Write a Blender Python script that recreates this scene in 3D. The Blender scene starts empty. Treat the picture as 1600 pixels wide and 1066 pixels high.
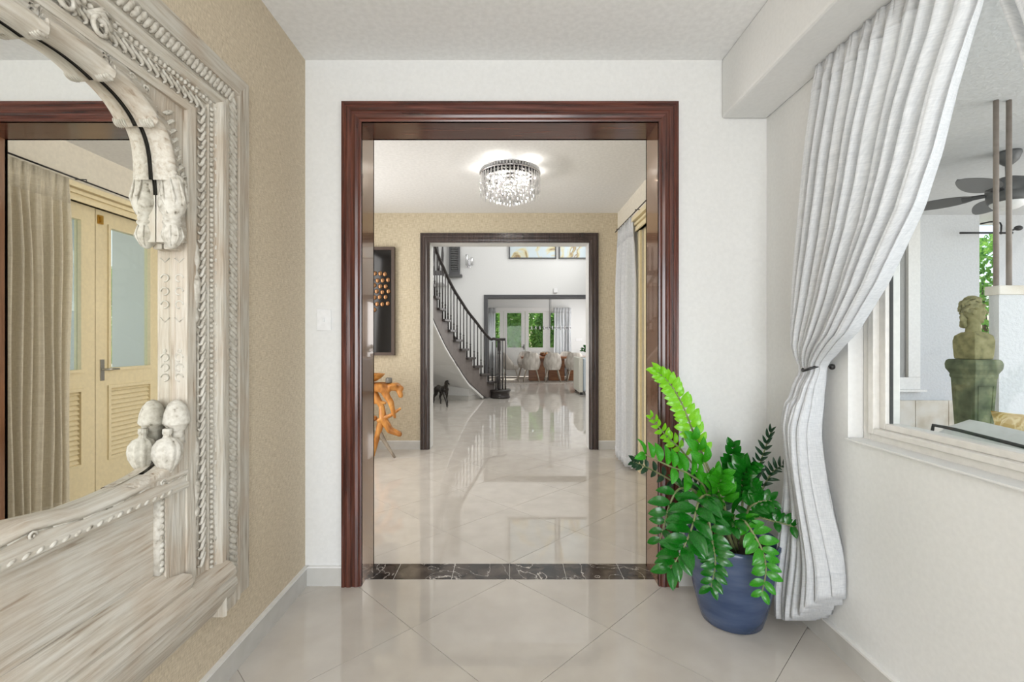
import bpy, math, random
from mathutils import Vector, Matrix, noise
random.seed(7)
PI = math.pi
C = bpy.context.scene.collection
SC = bpy.context.scene
# ---------------------------------------------------------------- camera, sky, sun, lights, exposure
cam = bpy.data.cameras.new('camera'); camo = bpy.data.objects.new('camera', cam); C.objects.link(camo)
camo.location = (0, 0, 1.25); camo.rotation_euler = (PI/2, 0, 0)
cam.sensor_width = 36; cam.lens = 724/1600*36; cam.shift_x = 0.0019; cam.clip_start = 0.02; cam.clip_end = 300
SC.camera = camo
SC.view_settings.view_transform = 'Standard'; SC.view_settings.look = 'None'
SC.view_settings.gamma = 1; SC.view_settings.use_curve_mapping = False
SC.view_settings.exposure = 0.0
w = bpy.data.worlds.new('sky'); SC.world = w; w.use_nodes = True
nt = w.node_tree; bg = nt.nodes['Background']
sky = nt.nodes.new('ShaderNodeTexSky'); sky.sky_type = 'NISHITA'; sky.sun_disc = False
sky.sun_elevation = math.radians(52); sky.sun_rotation = 0; sky.dust_density = 3.0; sky.air_density = 0.8
nt.links.new(sky.outputs[0], bg.inputs[0]); bg.inputs[1].default_value = 0.34
def sun(el, az, strength, col):
    l = bpy.data.lights.new('sun', 'SUN'); l.energy = strength; l.angle = math.radians(0.6); l.color = col
    o = bpy.data.objects.new('sun', l); C.objects.link(o)
    d = Vector((math.sin(az)*math.cos(el), math.cos(az)*math.cos(el), math.sin(el)))
    o.rotation_euler = d.to_track_quat('Z', 'Y').to_euler(); o.location = (0, 20, 20)
sun(math.radians(56), math.radians(12), 4.0, (1, .96, .9))
def area(name, loc, look, sx, sy, power, col=(1, 1, 1)):
    l = bpy.data.lights.new(name, 'AREA'); l.shape = 'RECTANGLE'; l.size = sx; l.size_y = sy; l.energy = power; l.color = col
    o = bpy.data.objects.new(name, l); C.objects.link(o); o.location = loc
    o.rotation_euler = (Vector(loc)-Vector(look)).to_track_quat('Z', 'Y').to_euler()
    return o
def point(name, loc, power, r=0.05, col=(1, 1, 1)):
    l = bpy.data.lights.new(name, 'POINT'); l.energy = power; l.shadow_soft_size = r; l.color = col
    o = bpy.data.objects.new(name, l); C.objects.link(o); o.location = loc
    return o
area('entry_daylight', (-0.1, -2.42, 1.35), (-0.05, 2, 2.0), 1.9, 2.1, 106, (.955, .98, 1))                # added fill light behind the camera
area('foyer_ceiling_lamp', (0.05, -0.8, 2.66), (0.05, -0.8, 0), 1.0, 1.6, 12)  # added overhead fill, out of view
area('hall_left_opening', (-2.2, 3.9, 1.5), (0, 3.9, 1.35), 1.8, 2.2, 46, (1, .98, .96))  # added fill in front of a closed wall
area('stair_hall_high_window', (2.38, 8.9, 3.4), (-1, 8.9, 2.6), 5.5, 3.4, 235)  # added light beside the solid right wall, kept out of sight
area('stair_hall_left_window', (-3.05, 7.4, 3.0), (1, 8.2, 2.0), 2.6, 3.4, 95)  # added twin from the left, no window there
area('dining_side_window', (3.05, 14.3, 1.5), (0, 14.3, 1.3), 3.0, 2.0, 62)  # added side fill that brightens the dining room
area('patio_open_side', (6.55, 1.2, 1.5), (2, 2.2, 1.4), 3.5, 2.3, 105)  # added area light beyond view, strengthens the patio daylight
area('patio_open_end', (3.6, -1.7, 1.4), (3.0, 3, 1.5), 3.4, 2.2, 55)  # second added patio light, also out of view

# ---------------------------------------------------------------- materials
def lin(c):
    return tuple(((x/255)/12.92 if x/255 <= .04045 else ((x/255+.055)/1.055)**2.4) for x in c)
def nodes(name, rough=.5, metal=0, spec=.5):
    m = bpy.data.materials.new(name); m.use_nodes = True; t = m.node_tree; b = t.nodes['Principled BSDF']
    b.inputs['Roughness'].default_value = rough; b.inputs['Metallic'].default_value = metal
    b.inputs['Specular IOR Level'].default_value = spec
    return m, t, b
def N(t, kind, **kw):
    n = t.nodes.new('ShaderNode'+kind)
    for k, v in kw.items():
        if k in n.inputs.keys(): n.inputs[k].default_value = v
        else: setattr(n, k, v)
    return n
def coord(t, scale, world=True):
    tc = N(t, 'NewGeometry') if world else N(t, 'TexCoord')
    mp = N(t, 'Mapping'); mp.inputs['Scale'].default_value = scale
    t.links.new(tc.outputs['Position' if world else 'Object'], mp.inputs[0]); return mp
def ramp(t, fac, stops):
    r = N(t, 'ValToRGB'); t.links.new(fac, r.inputs[0]); e = r.color_ramp.elements
    while len(e) < len(stops): e.new(.5)
    for q, (p, c) in zip(e, stops): q.position = p; q.color = (*c, 1)
    return r
def bump(t, b, h, strength, dist=.01):
    n = N(t, 'Bump'); n.inputs['Strength'].default_value = strength; n.inputs['Distance'].default_value = dist
    t.links.new(h, n.inputs['Height']); t.links.new(n.outputs[0], b.inputs['Normal']); return n
def noisy(name, stops, scale=(5, 5, 5), nscale=1, rough=.5, metal=0, bstr=0, bdist=.004, spec=.5, detail=6, world=False, distort=0):
    m, t, b = nodes(name, rough, metal, spec); mp = coord(t, scale, world)
    n = N(t, 'TexNoise', Scale=nscale, Detail=detail, Distortion=distort); t.links.new(mp.outputs[0], n.inputs[0])
    r = ramp(t, n.outputs['Fac'], stops); t.links.new(r.outputs[0], b.inputs['Base Color'])
    if bstr: bump(t, b, n.outputs['Fac'], bstr, bdist)
    return m
def plain(name, rgb, rough=.5, metal=0, spec=.5, bs=0, nscale=40):
    c = lin(rgb); d = tuple(x*.93 for x in c)
    return noisy(name, [(.35, d), (.65, c)], (1, 1, 1), nscale, rough, metal, bs, .002, spec, 3)
MT = {}
MT['wall'] = noisy('white_plaster', [(.3, lin((226, 226, 224))), (.7, lin((231, 231, 229)))], (1, 1, 1), 60, .75, 0, .12, .003, .2, 5, True)
MT['ceil'] = plain('ceiling_paint', (240, 240, 239), .85, 0, .2)
MT['stucco'] = noisy('grey_stucco', [(.3, lin((205, 207, 209))), (.7, lin((216, 218, 220)))], (1, 1, 1), 45, .85, 0, .6, .01, .2, 8, True)
MT['trim'] = plain('white_trim_paint', (236, 235, 232), .35)
MT['sill'] = plain('warm_white_window_paint', (226, 223, 217), .35)
MT['cream'] = plain('cream_door_paint', (236, 222, 184), .35)
MT['creamwall'] = plain('cream_plaster', (237, 231, 217), .75, 0, .2)
MT['basetile'] = noisy('baseboard_tile', [(.3, lin((196, 194, 188))), (.7, lin((206, 204, 199)))], (1, 1, 1), 12, .25, 0, 0)
MT['white'] = plain('white_plastic', (238, 238, 238), .35)
MT['grey_casing'] = plain('grey_casing_paint', (84, 84, 86), .4)
MT['metal'] = plain('satin_nickel', (190, 188, 182), .3, 1)
MT['chrome'] = plain('chrome', (225, 225, 228), .12, 1)
MT['brass'] = plain('brass', (200, 160, 80), .3, 1)
MT['black'] = plain('dark_iron', (34, 33, 34), .4)
MT['bronze'] = noisy('dark_bronze', [(.35, lin((30, 28, 27))), (.7, lin((62, 56, 50)))], (1, 1, 1), 20, .35, .4, .3)
MT['fan'] = plain('fan_grey_metal', (92, 92, 92), .45)
MT['stairdark'] = noisy('dark_stained_stair_wood', [(.3, lin((40, 36, 35))), (.7, lin((62, 56, 54)))], (3, 3, 30), 3, .3)
MT['tread'] = noisy('grey_stained_tread', [(.3, lin((66, 61, 59))), (.7, lin((88, 82, 79)))], (3, 20, 3), 3, .3)
MT['string'] = noisy('taupe_stair_string', [(.3, lin((112, 104, 100))), (.7, lin((124, 116, 111)))], (3, 3, 3), 3, .5)
MT['stone'] = noisy('coral_stone_cladding', [(.3, lin((200, 190, 172))), (.5, lin((220, 213, 200))), (.7, lin((228, 224, 216)))], (1, 1, 1), 5, .8, 0, .4, .006, .2, 8, True)
MT['patiofloor'] = noisy('patio_stone_floor', [(.3, lin((190, 180, 165))), (.7, lin((210, 200, 186)))], (1, 1, 1), 3, .7, world=True)
MT['gold_pillow'] = noisy('gold_patterned_fabric', [(.40, lin((190, 160, 100))), (.5, lin((224, 206, 160))), (.6, lin((196, 168, 110)))], (1, 1, 1), 14, .9, distort=2.5, detail=2)
MT['sofa'] = plain('pale_grey_outdoor_fabric', (214, 216, 213), .9, 0, .1)
MT['pane_grey'] = plain('grey_blind', (168, 168, 166), .6)
MT['piping'] = plain('dark_piping', (60, 62, 60), .7)
MT['post'] = noisy('taupe_metal_post', [(.3, lin((134, 122, 113))), (.7, lin((150, 138, 128)))], (1, 1, 6), 5, .5)
MT['moss'] = noisy('mossy_green_concrete', [(.30, lin((74, 82, 66))), (.5, lin((104, 112, 88))), (.62, lin((128, 134, 104))), (.75, lin((150, 160, 136)))], (1, 1, 1), 14, .85, 0, .6, .004, .2, 9)
MT['bustmat'] = noisy('mossy_yellow_stone', [(.30, lin((106, 104, 74))), (.5, lin((142, 138, 100))), (.7, lin((160, 154, 116)))], (1, 1, 1), 22, .85, 0, .5, .003, .2, 9)
MT['velvet'] = noisy('taupe_velvet', [(.35, lin((176, 168, 158))), (.65, lin((208, 202, 193)))], (1, 1, .35), 14, .75, detail=4)
MT['chairleg'] = plain('pale_wood_leg', (178, 166, 150), .4)
MT['tablewood'] = noisy('brown_table_wood', [(.3, lin((112, 68, 42))), (.6, lin((156, 104, 66))), (.8, lin((178, 128, 84)))], (1, 12, 12), 2, .35)
MT['paleblue'] = plain('pale_blue_fabric', (205, 217, 226), .8)
MT['creamfab'] = plain('cream_fabric', (226, 224, 212), .8)
MT['soil'] = plain('dark_soil', (50, 42, 34), .95)
MT['stem'] = noisy('plant_stem', [(.4, lin((104, 118, 70))), (.7, lin((140, 140, 100)))], (1, 1, 1), 30, .5)
MT['trunk'] = noisy('bark', [(.3, lin((84, 70, 54))), (.7, lin((130, 112, 90)))], (1, 1, 4), 8, .9, 0, .5)
MT['artframe'] = plain('brown_frame', (78, 62, 52), .4)
MT['dish'] = plain('grey_stone_dish', (120, 118, 112), .4)

def leafmat(name, a, b_, rough=.22, trans=.25):
    m, t, b = nodes(name, rough, 0, .55); mp = coord(t, (1, 1, 1), False)
    n = N(t, 'TexNoise', Scale=25, Detail=2); t.links.new(mp.outputs[0], n.inputs[0])
    r = ramp(t, n.outputs['Fac'], [(.35, lin(a)), (.65, lin(b_))]); t.links.new(r.outputs[0], b.inputs['Base Color'])
    tr = N(t, 'BsdfTranslucent'); t.links.new(r.outputs[0], tr.inputs[0]); mx = N(t, 'MixShader'); mx.inputs[0].default_value = trans
    t.links.new(b.outputs[0], mx.inputs[1]); t.links.new(tr.outputs[0], mx.inputs[2]); t.links.new(mx.outputs[0], t.nodes['Material Output'].inputs[0])
    return m
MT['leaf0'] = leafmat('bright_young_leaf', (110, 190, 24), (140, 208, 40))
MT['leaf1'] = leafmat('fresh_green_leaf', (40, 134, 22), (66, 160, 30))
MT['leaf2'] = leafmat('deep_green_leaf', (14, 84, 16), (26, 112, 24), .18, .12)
MT['leaf3'] = leafmat('dark_shade_leaf', (24, 56, 36), (34, 72, 42), .3, .1)  # darkest leaf green, for some stems and one shrub
MT['hedge'] = leafmat('hedge_leaf', (84, 146, 62), (160, 202, 100), .6, .45)
MT['palm'] = leafmat('palm_leaf', (120, 160, 50), (190, 205, 90), .5, .5)

def fabric(name, rgb, rgb2, scale, trans, bs=.35):
    m, t, b = nodes(name, .9, 0, .1)
    g = N(t, 'NewGeometry'); sx = N(t, 'SeparateXYZ'); t.links.new(g.outputs['Position'], sx.inputs[0])
    ad = N(t, 'Math', operation='ADD'); t.links.new(sx.outputs[0], ad.inputs[0]); t.links.new(sx.outputs[1], ad.inputs[1])
    cb = N(t, 'CombineXYZ'); t.links.new(ad.outputs[0], cb.inputs[0]); t.links.new(sx.outputs[2], cb.inputs[1])
    outs = []
    for s in ((scale*.12, scale, 1), (scale, scale*.12, 1)):
        mp = N(t, 'Mapping'); mp.inputs['Scale'].default_value = s; t.links.new(cb.outputs[0], mp.inputs[0])
        n = N(t, 'TexNoise', Scale=1, Detail=3); t.links.new(mp.outputs[0], n.inputs[0]); outs.append(n.outputs['Fac'])
    av = N(t, 'Math', operation='ADD'); t.links.new(outs[0], av.inputs[0]); t.links.new(outs[1], av.inputs[1])
    hf = N(t, 'Math', operation='MULTIPLY'); t.links.new(av.outputs[0], hf.inputs[0]); hf.inputs[1].default_value = .5
    r = ramp(t, hf.outputs[0], [(.38, lin(rgb2)), (.62, lin(rgb))]); t.links.new(r.outputs[0], b.inputs['Base Color'])
    bump(t, b, hf.outputs[0], bs, .003)
    if trans:
        tr = N(t, 'BsdfTranslucent'); t.links.new(r.outputs[0], tr.inputs[0]); mx = N(t, 'MixShader'); mx.inputs[0].default_value = trans
        t.links.new(b.outputs[0], mx.inputs[1]); t.links.new(tr.outputs[0], mx.inputs[2]); t.links.new(mx.outputs[0], t.nodes['Material Output'].inputs[0])
    return m
MT['linen'] = fabric('white_linen_voile', (248, 249, 250), (230, 232, 234), 260, .42)
MT['beige_linen'] = fabric('beige_linen', (242, 235, 216), (224, 215, 194), 260, .25)
MT['grass'] = fabric('grasscloth', (222, 209, 186), (190, 175, 151), 330, 0, .35)
MT['grass2'] = fabric('golden_grasscloth', (214, 203, 180), (184, 171, 145), 150, 0, .35)

def glass(name, tint=(1, 1, 1), fac=.06):
    m = bpy.data.materials.new(name); m.use_nodes = True; t = m.node_tree; t.nodes.remove(t.nodes['Principled BSDF'])
    tr = N(t, 'BsdfTransparent'); tr.inputs[0].default_value = (*tint, 1); gl = N(t, 'BsdfGlossy'); gl.inputs['Roughness'].default_value = .02
    lw = N(t, 'LayerWeight'); lw.inputs[0].default_value = .5; pw = N(t, 'Math', operation='POWER'); pw.inputs[1].default_value = 5
    t.links.new(lw.outputs['Facing'], pw.inputs[0]); ml = N(t, 'Math', operation='MULTIPLY_ADD'); ml.inputs[1].default_value = .8; ml.inputs[2].default_value = .012
    t.links.new(pw.outputs[0], ml.inputs[0]); mx = N(t, 'MixShader')
    t.links.new(ml.outputs[0], mx.inputs[0]); t.links.new(tr.outputs[0], mx.inputs[1]); t.links.new(gl.outputs[0], mx.inputs[2])
    t.links.new(mx.outputs[0], t.nodes['Material Output'].inputs[0]); return m
MT['glass'] = glass('window_glass', (.97, .99, .985))
MT['aqua_glass'] = glass('tinted_door_glass', (.92, .985, .97))
def crystal():
    m = bpy.data.materials.new('cut_crystal'); m.use_nodes = True; t = m.node_tree; t.nodes.remove(t.nodes['Principled BSDF'])
    tr = N(t, 'BsdfTransparent'); tr.inputs[0].default_value = (.93, .93, .93, 1); gl = N(t, 'BsdfGlossy'); gl.inputs['Roughness'].default_value = .05
    rf = N(t, 'BsdfTranslucent'); mx = N(t, 'MixShader'); mx.inputs[0].default_value = .45; m2 = N(t, 'MixShader'); m2.inputs[0].default_value = .10
    t.links.new(tr.outputs[0], mx.inputs[1]); t.links.new(gl.outputs[0], mx.inputs[2])
    t.links.new(mx.outputs[0], m2.inputs[1]); t.links.new(rf.outputs[0], m2.inputs[2])
    t.links.new(m2.outputs[0], t.nodes['Material Output'].inputs[0]); return m
MT['crystal'] = crystal()
def emit(name, col, s):
    m, t, b = nodes(name); b.inputs['Emission Color'].default_value = (*col, 1); b.inputs['Emission Strength'].default_value = s; return m
MT['bulb'] = emit('lit_bulb', (1, .95, .88), 25)
m, t, b = nodes('mirror_glass', .01, 1); b.inputs['Base Color'].default_value = (.93, .93, .90, 1); MT['mirror'] = m

def floortile():
    m, t, b = nodes('polished_porcelain', .028, 0, .65); mp = coord(t, (1, 1, 1))
    n = N(t, 'TexNoise', Scale=7, Detail=8); t.links.new(mp.outputs[0], n.inputs[0])
    r = ramp(t, n.outputs['Fac'], [(.3, lin((196, 189, 180))), (.7, lin((206, 200, 191)))]); t.links.new(r.outputs[0], b.inputs['Base Color'])
    oi = N(t, 'ObjectInfo'); hs = N(t, 'HueSaturation'); mr = N(t, 'MapRange'); mr.inputs[3].default_value = .97; mr.inputs[4].default_value = 1.02
    t.links.new(oi.outputs['Random'], mr.inputs[0]); t.links.new(mr.outputs[0], hs.inputs['Value']); t.links.new(r.outputs[0], hs.inputs['Color']); t.links.new(hs.outputs[0], b.inputs['Base Color'])
    return m
MT['tile'] = floortile(); MT['grout'] = plain('grout', (176, 168, 158), .8)
def marble():
    m, t, b = nodes('dark_emperador_marble', .1, 0, .5); mp = coord(t, (1, 1, 1))
    n = N(t, 'TexNoise', Scale=9, Detail=12, Distortion=.7); t.links.new(mp.outputs[0], n.inputs[0])
    n2 = N(t, 'TexNoise', Scale=3.2, Detail=6, Distortion=2.0); t.links.new(mp.outputs[0], n2.inputs[0])
    r = ramp(t, n.outputs['Fac'], [(.35, lin((36, 30, 28))), (.5, lin((66, 58, 53))), (.7, lin((98, 88, 81)))])
    v = ramp(t, n2.outputs['Fac'], [(.492, (0, 0, 0)), (.5, (.85, .85, .85)), (.508, (0, 0, 0))])
    mx = N(t, 'MixRGB'); t.links.new(v.outputs[0], mx.inputs[0]); t.links.new(r.outputs[0], mx.inputs[1]); mx.inputs[2].default_value = (*lin((225, 218, 210)), 1)
    t.links.new(mx.outputs[0], b.inputs['Base Color']); return m
MT['marble'] = marble()
def darkwood(name, a, b_, c, sc):
    m, t, b = nodes(name, .22, 0, .5); mp = coord(t, sc)
    n = N(t, 'TexNoise', Scale=1, Detail=8, Distortion=.4); t.links.new(mp.outputs[0], n.inputs[0])
    r = ramp(t, n.outputs['Fac'], [(.3, lin(a)), (.5, lin(b_)), (.72, lin(c))]); t.links.new(r.outputs[0], b.inputs['Base Color'])
    bump(t, b, n.outputs['Fac'], .25, .003); b.inputs['Coat Weight'].default_value = .4; b.inputs['Coat Roughness'].default_value = .15; return m
MT['mahog_v'] = darkwood('dark_mahogany_upright', (50, 23, 18), (82, 41, 31), (110, 61, 47), (60, 60, 3))
MT['mahog_h'] = darkwood('dark_mahogany_level', (50, 23, 18), (84, 42, 32), (114, 63, 50), (3, 60, 60))
MT['mahog_lining'] = noisy('polished_mahogany_lining', [(.3, lin((104, 74, 58))), (.7, lin((132, 100, 82)))], (40, 40, 3), 1, .16, 0, 0, spec=1.0)  # lighter base and warm tint paint in the tan reflection on the jambs
_b = MT['mahog_lining'].node_tree.nodes['Principled BSDF']; _b.inputs['Coat Weight'].default_value = .6; _b.inputs['Specular Tint'].default_value = (1, .86, .7, 1); _b.inputs['Coat Tint'].default_value = (1, .88, .74, 1)
MT['dark_v'] = darkwood('espresso_upright', (44, 34, 32), (60, 47, 44), (78, 62, 57), (60, 60, 3))
MT['teak'] = noisy('oiled_teak_root', [(.3, lin((140, 84, 34))), (.5, lin((196, 130, 60))), (.7, lin((224, 168, 92)))], (5, 5, 2), 3, .3, 0, .5, .006, detail=8, distort=.6)
MT['driftwood'] = noisy('grey_driftwood', [(.3, lin((130, 118, 104))), (.7, lin((178, 166, 150)))], (5, 5, 2), 4, .7, 0, .5)
def washed(name, sc):
    m, t, b = nodes(name, .65, 0, .25); mp = coord(t, sc)
    n = N(t, 'TexNoise', Scale=1, Detail=10, Distortion=.5); t.links.new(mp.outputs[0], n.inputs[0])
    mp2 = coord(t, (1, 1, 1)); n2 = N(t, 'TexNoise', Scale=4.5, Detail=5); t.links.new(mp2.outputs[0], n2.inputs[0])
    a = ramp(t, n.outputs['Fac'], [(.22, lin((136, 120, 102))), (.36, lin((186, 177, 162))), (.55, lin((203, 197, 185))), (.8, lin((213, 209, 200)))])
    c = ramp(t, n.outputs['Fac'], [(.22, lin((140, 114, 92))), (.38, lin((182, 166, 147))), (.7, lin((202, 192, 177)))])
    f = ramp(t, n2.outputs['Fac'], [(.45, (0, 0, 0)), (.6, (.75, .75, .75))])
    mx = N(t, 'MixRGB'); t.links.new(f.outputs[0], mx.inputs[0]); t.links.new(a.outputs[0], mx.inputs[1]); t.links.new(c.outputs[0], mx.inputs[2])
    t.links.new(mx.outputs[0], b.inputs['Base Color']); bump(t, b, n.outputs['Fac'], .7, .006); return m
MT['wash_y'] = washed('whitewashed_wood_level', (90, 6, 90)); MT['wash_z'] = washed('whitewashed_wood_upright', (90, 90, 6))
MT['wash_g'] = noisy('whitewashed_carving', [(.28, lin((126, 119, 106))), (.38, lin((184, 177, 164))), (.6, lin((207, 202, 191)))], (1, 1, 1), 60, .7, 0, .6, .004, .2, 9)
MT['gap'] = plain('dark_gap', (40, 38, 34), .9, 0, .1)  # shade of the slot behind the mirror frame, put into the colour
def potmat():
    m, t, b = nodes('blue_grey_glaze', .22, 0, .5); mp = coord(t, (3, 3, 14)); n = N(t, 'TexNoise', Scale=1.6, Detail=8); t.links.new(mp.outputs[0], n.inputs[0])
    r = ramp(t, n.outputs['Fac'], [(.3, lin((44, 62, 92))), (.55, lin((66, 82, 112))), (.8, lin((88, 100, 124)))]); t.links.new(r.outputs[0], b.inputs['Base Color'])
    bump(t, b, n.outputs['Fac'], .15, .003); return m
MT['pot'] = potmat()
def painting(name, seed):
    m, t, b = nodes(name, .5); mp = coord(t, (1, 1, 1)); mp.inputs['Location'].default_value = (seed, 0, seed)
    n = N(t, 'TexNoise', Scale=1.8, Detail=6, Distortion=1.2); t.links.new(mp.outputs[0], n.inputs[0])
    r = ramp(t, n.outputs['Fac'], [(.3, lin((200, 216, 224))), (.54, lin((206, 218, 222))), (.60, lin((214, 206, 164))), (.64, lin((150, 122, 84))), (.67, lin((204, 212, 210)))])
    t.links.new(r.outputs[0], b.inputs['Base Color']); return m
MT['art1'] = painting('blue_gold_abstract', 0); MT['art2'] = painting('blue_grey_abstract', 3.7)
MT['darkglass'] = plain('black_glossy_panel', (22, 20, 20), .08, 0, .6)
MT['discbronze'] = plain('polished_bronze', (150, 112, 80), .2, 1)

# ---------------------------------------------------------------- mesh builders
class MB:
    def __init__(s): s.v = []; s.f = []
    def add(s, v, f):
        n = len(s.v); s.v += [tuple(p) for p in v]; s.f += [tuple(i+n for i in q) for q in f]; return s
    def box(s, x0, x1, y0, y1, z0, z1):
        return s.add([(x0, y0, z0), (x1, y0, z0), (x1, y1, z0), (x0, y1, z0), (x0, y0, z1), (x1, y0, z1), (x1, y1, z1), (x0, y1, z1)],
                     [(0, 3, 2, 1), (4, 5, 6, 7), (0, 1, 5, 4), (1, 2, 6, 5), (2, 3, 7, 6), (3, 0, 4, 7)])
    def prism(s, poly, z0, z1):   # poly in xy; z0/z1 numbers or lists
        n = len(poly); a = z0 if isinstance(z0, list) else [z0]*n; b = z1 if isinstance(z1, list) else [z1]*n
        v = [(p[0], p[1], a[i]) for i, p in enumerate(poly)]+[(p[0], p[1], b[i]) for i, p in enumerate(poly)]
        return s.add(v, [tuple(range(n))[::-1], tuple(range(n, 2*n))]+[(i, (i+1) % n, n+(i+1) % n, n+i) for i in range(n)])
    def tube(s, pts, r, n=8, cap=True):
        pts = [Vector(p) for p in pts]; rs = r if isinstance(r, (list, tuple)) else [r]*len(pts); v = []; f = []; prev = None
        for i, p in enumerate(pts):
            t = (pts[min(i+1, len(pts)-1)]-pts[max(i-1, 0)])
            t = t.normalized() if t.length > 1e-9 else Vector((0, 0, 1))
            if prev is None: a = t.orthogonal().normalized()
            else:
                a = prev-t*prev.dot(t); a = a.normalized() if a.length > 1e-6 else t.orthogonal().normalized()
            prev = a; b = t.cross(a)
            for k in range(n):
                q = 2*PI*k/n; v.append(p+(a*math.cos(q)+b*math.sin(q))*rs[i])
        for i in range(len(pts)-1):
            for k in range(n): f.append((i*n+k, i*n+(k+1) % n, (i+1)*n+(k+1) % n, (i+1)*n+k))
        if cap: f += [tuple(range(n))[::-1], tuple(range((len(pts)-1)*n, len(pts)*n))]
        return s.add(v, f)
    def lathe(s, prof, c=(0, 0, 0), n=16, axis='z', flute=0, fn=10):
        v = []; f = []
        for (r, h) in prof:
            for k in range(n):
                q = 2*PI*k/n; rr = max(r, 1e-4)*(1+flute*math.cos(fn*q)); x, y = rr*math.cos(q), rr*math.sin(q)
                p = (x, y, h) if axis == 'z' else ((h, x, y) if axis == 'x' else (x, h, y)); v.append((p[0]+c[0], p[1]+c[1], p[2]+c[2]))
        m = len(prof)
        for i in range(m-1):
            for k in range(n): f.append((i*n+k, i*n+(k+1) % n, (i+1)*n+(k+1) % n, (i+1)*n+k))
        f += [tuple(range(n))[::-1], tuple(range((m-1)*n, m*n))]
        return s.add(v, f)
    def ell(s, c, r, n=10, m=6, rot=None):
        v = []; f = []
        if not isinstance(r, (tuple, list)): r = (r, r, r)
        R = rot or Matrix.Identity(3)
        for i in range(m+1):
            a = PI*i/m
            for k in range(n):
                q = 2*PI*k/n; p = Vector((r[0]*math.sin(a)*math.cos(q), r[1]*math.sin(a)*math.sin(q), r[2]*math.cos(a)))
                v.append(R@p+Vector(c))
        for i in range(m):
            for k in range(n): f.append((i*n+k, (i+1)*n+k, (i+1)*n+(k+1) % n, i*n+(k+1) % n))
        return s.add(v, f)
    def grid(s, rows):
        n = len(rows[0]); v = [p for r in rows for p in r]
        return s.add(v, [(i*n+k, i*n+k+1, (i+1)*n+k+1, (i+1)*n+k) for i in range(len(rows)-1) for k in range(n-1)])
    def build(s, name, mat, parent=None, smooth=False, bevel=0, origin=None):
        W0 = Vector(WO.get(parent.name, (0, 0, 0))) if parent else (Vector(origin) if origin else s.base())
        me = bpy.data.meshes.new(name); me.from_pydata([tuple(Vector(p)-W0) for p in s.v], [], s.f); me.validate()
        me.materials.append(MT[mat] if isinstance(mat, str) else mat)
        if smooth: me.polygons.foreach_set('use_smooth', [True]*len(me.polygons))
        o = bpy.data.objects.new(name, me); C.objects.link(o)
        if parent: o.parent = parent
        else: o.location = W0
        WO[o.name] = tuple(W0)
        if bevel:
            b = o.modifiers.new('bevel', 'BEVEL'); b.width = bevel; b.segments = 2; b.limit_method = 'ANGLE'
        return o
    def base(s):
        xs = [p[0] for p in s.v]; ys = [p[1] for p in s.v]; zs = [p[2] for p in s.v]
        return Vector(((min(xs)+max(xs))/2, (min(ys)+max(ys))/2, min(zs)))
WO = {}
def thing(name, loc, label, cat, group=None):
    o = bpy.data.objects.new(name, None); C.objects.link(o); o.location = loc; o.empty_display_size = .05; WO[o.name] = tuple(loc)
    return tag(o, label, cat, group)
def tag(o, label=None, cat=None, group=None, kind=None):
    if label: o['label'] = label
    if cat: o['category'] = cat
    if group: o['group'] = group
    if kind: o['kind'] = kind
    return o
def struct(name, mb, mat, parent=None, **k):
    o = mb.build(name, mat, parent, **k)
    if not parent: o['kind'] = 'structure'
    return o
def sroot(name, loc=(0, 0, 0)):
    o = bpy.data.objects.new(name, None); C.objects.link(o); o.location = loc; WO[o.name] = tuple(loc); o['kind'] = 'structure'; return o
def copy_tree(o, loc, rotz=None, label=None):
    def cp(a, par):
        c = a.copy(); C.objects.link(c)
        if par: c.parent = par
        for ch in a.children: cp(ch, c)
        return c
    r = cp(o, None); r.location = loc
    if rotz is not None: r.rotation_euler = (0, 0, rotz)
    if label: r['label'] = label
    return r
def blob(mb, name, mat, parent, voxel, smooth=6):
    o = mb.build(name, mat, parent, True)
    r = o.modifiers.new('fuse', 'REMESH'); r.mode = 'VOXEL'; r.voxel_size = voxel; r.use_smooth_shade = True
    if smooth:
        q = o.modifiers.new('soften', 'SMOOTH'); q.iterations = smooth; q.factor = .5
    return o
def cap(mb, a, b, r0, r1, n=10):
    a = Vector(a); b = Vector(b); mb.tube([a, a.lerp(b, .5), b], [r0, (r0+r1)/2, r1], n); mb.ell(a, r0, n, 6); mb.ell(b, r1, n, 6)
def lerp_tab(tab, x):
    if x <= tab[0][0]: return tab[0][1]
    for (a, va), (b, vb) in zip(tab, tab[1:]):
        if x <= b: return va+(vb-va)*(x-a)/(b-a)
    return tab[-1][1]
def smoothpath(pts, n):
    P = [Vector(p) for p in pts]; out = []
    P = [P[0]*2-P[1]]+P+[P[-1]*2-P[-2]]; m = len(P)-3
    for i in range(n+1):
        s = i/n*m; k = min(int(s), m-1); t = s-k; a, b, c, d = P[k:k+4]
        out.append(.5*((2*b)+(c-a)*t+(2*a-5*b+4*c-d)*t*t+(3*b-a-3*c+d)*t*t*t))
    return out
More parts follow.
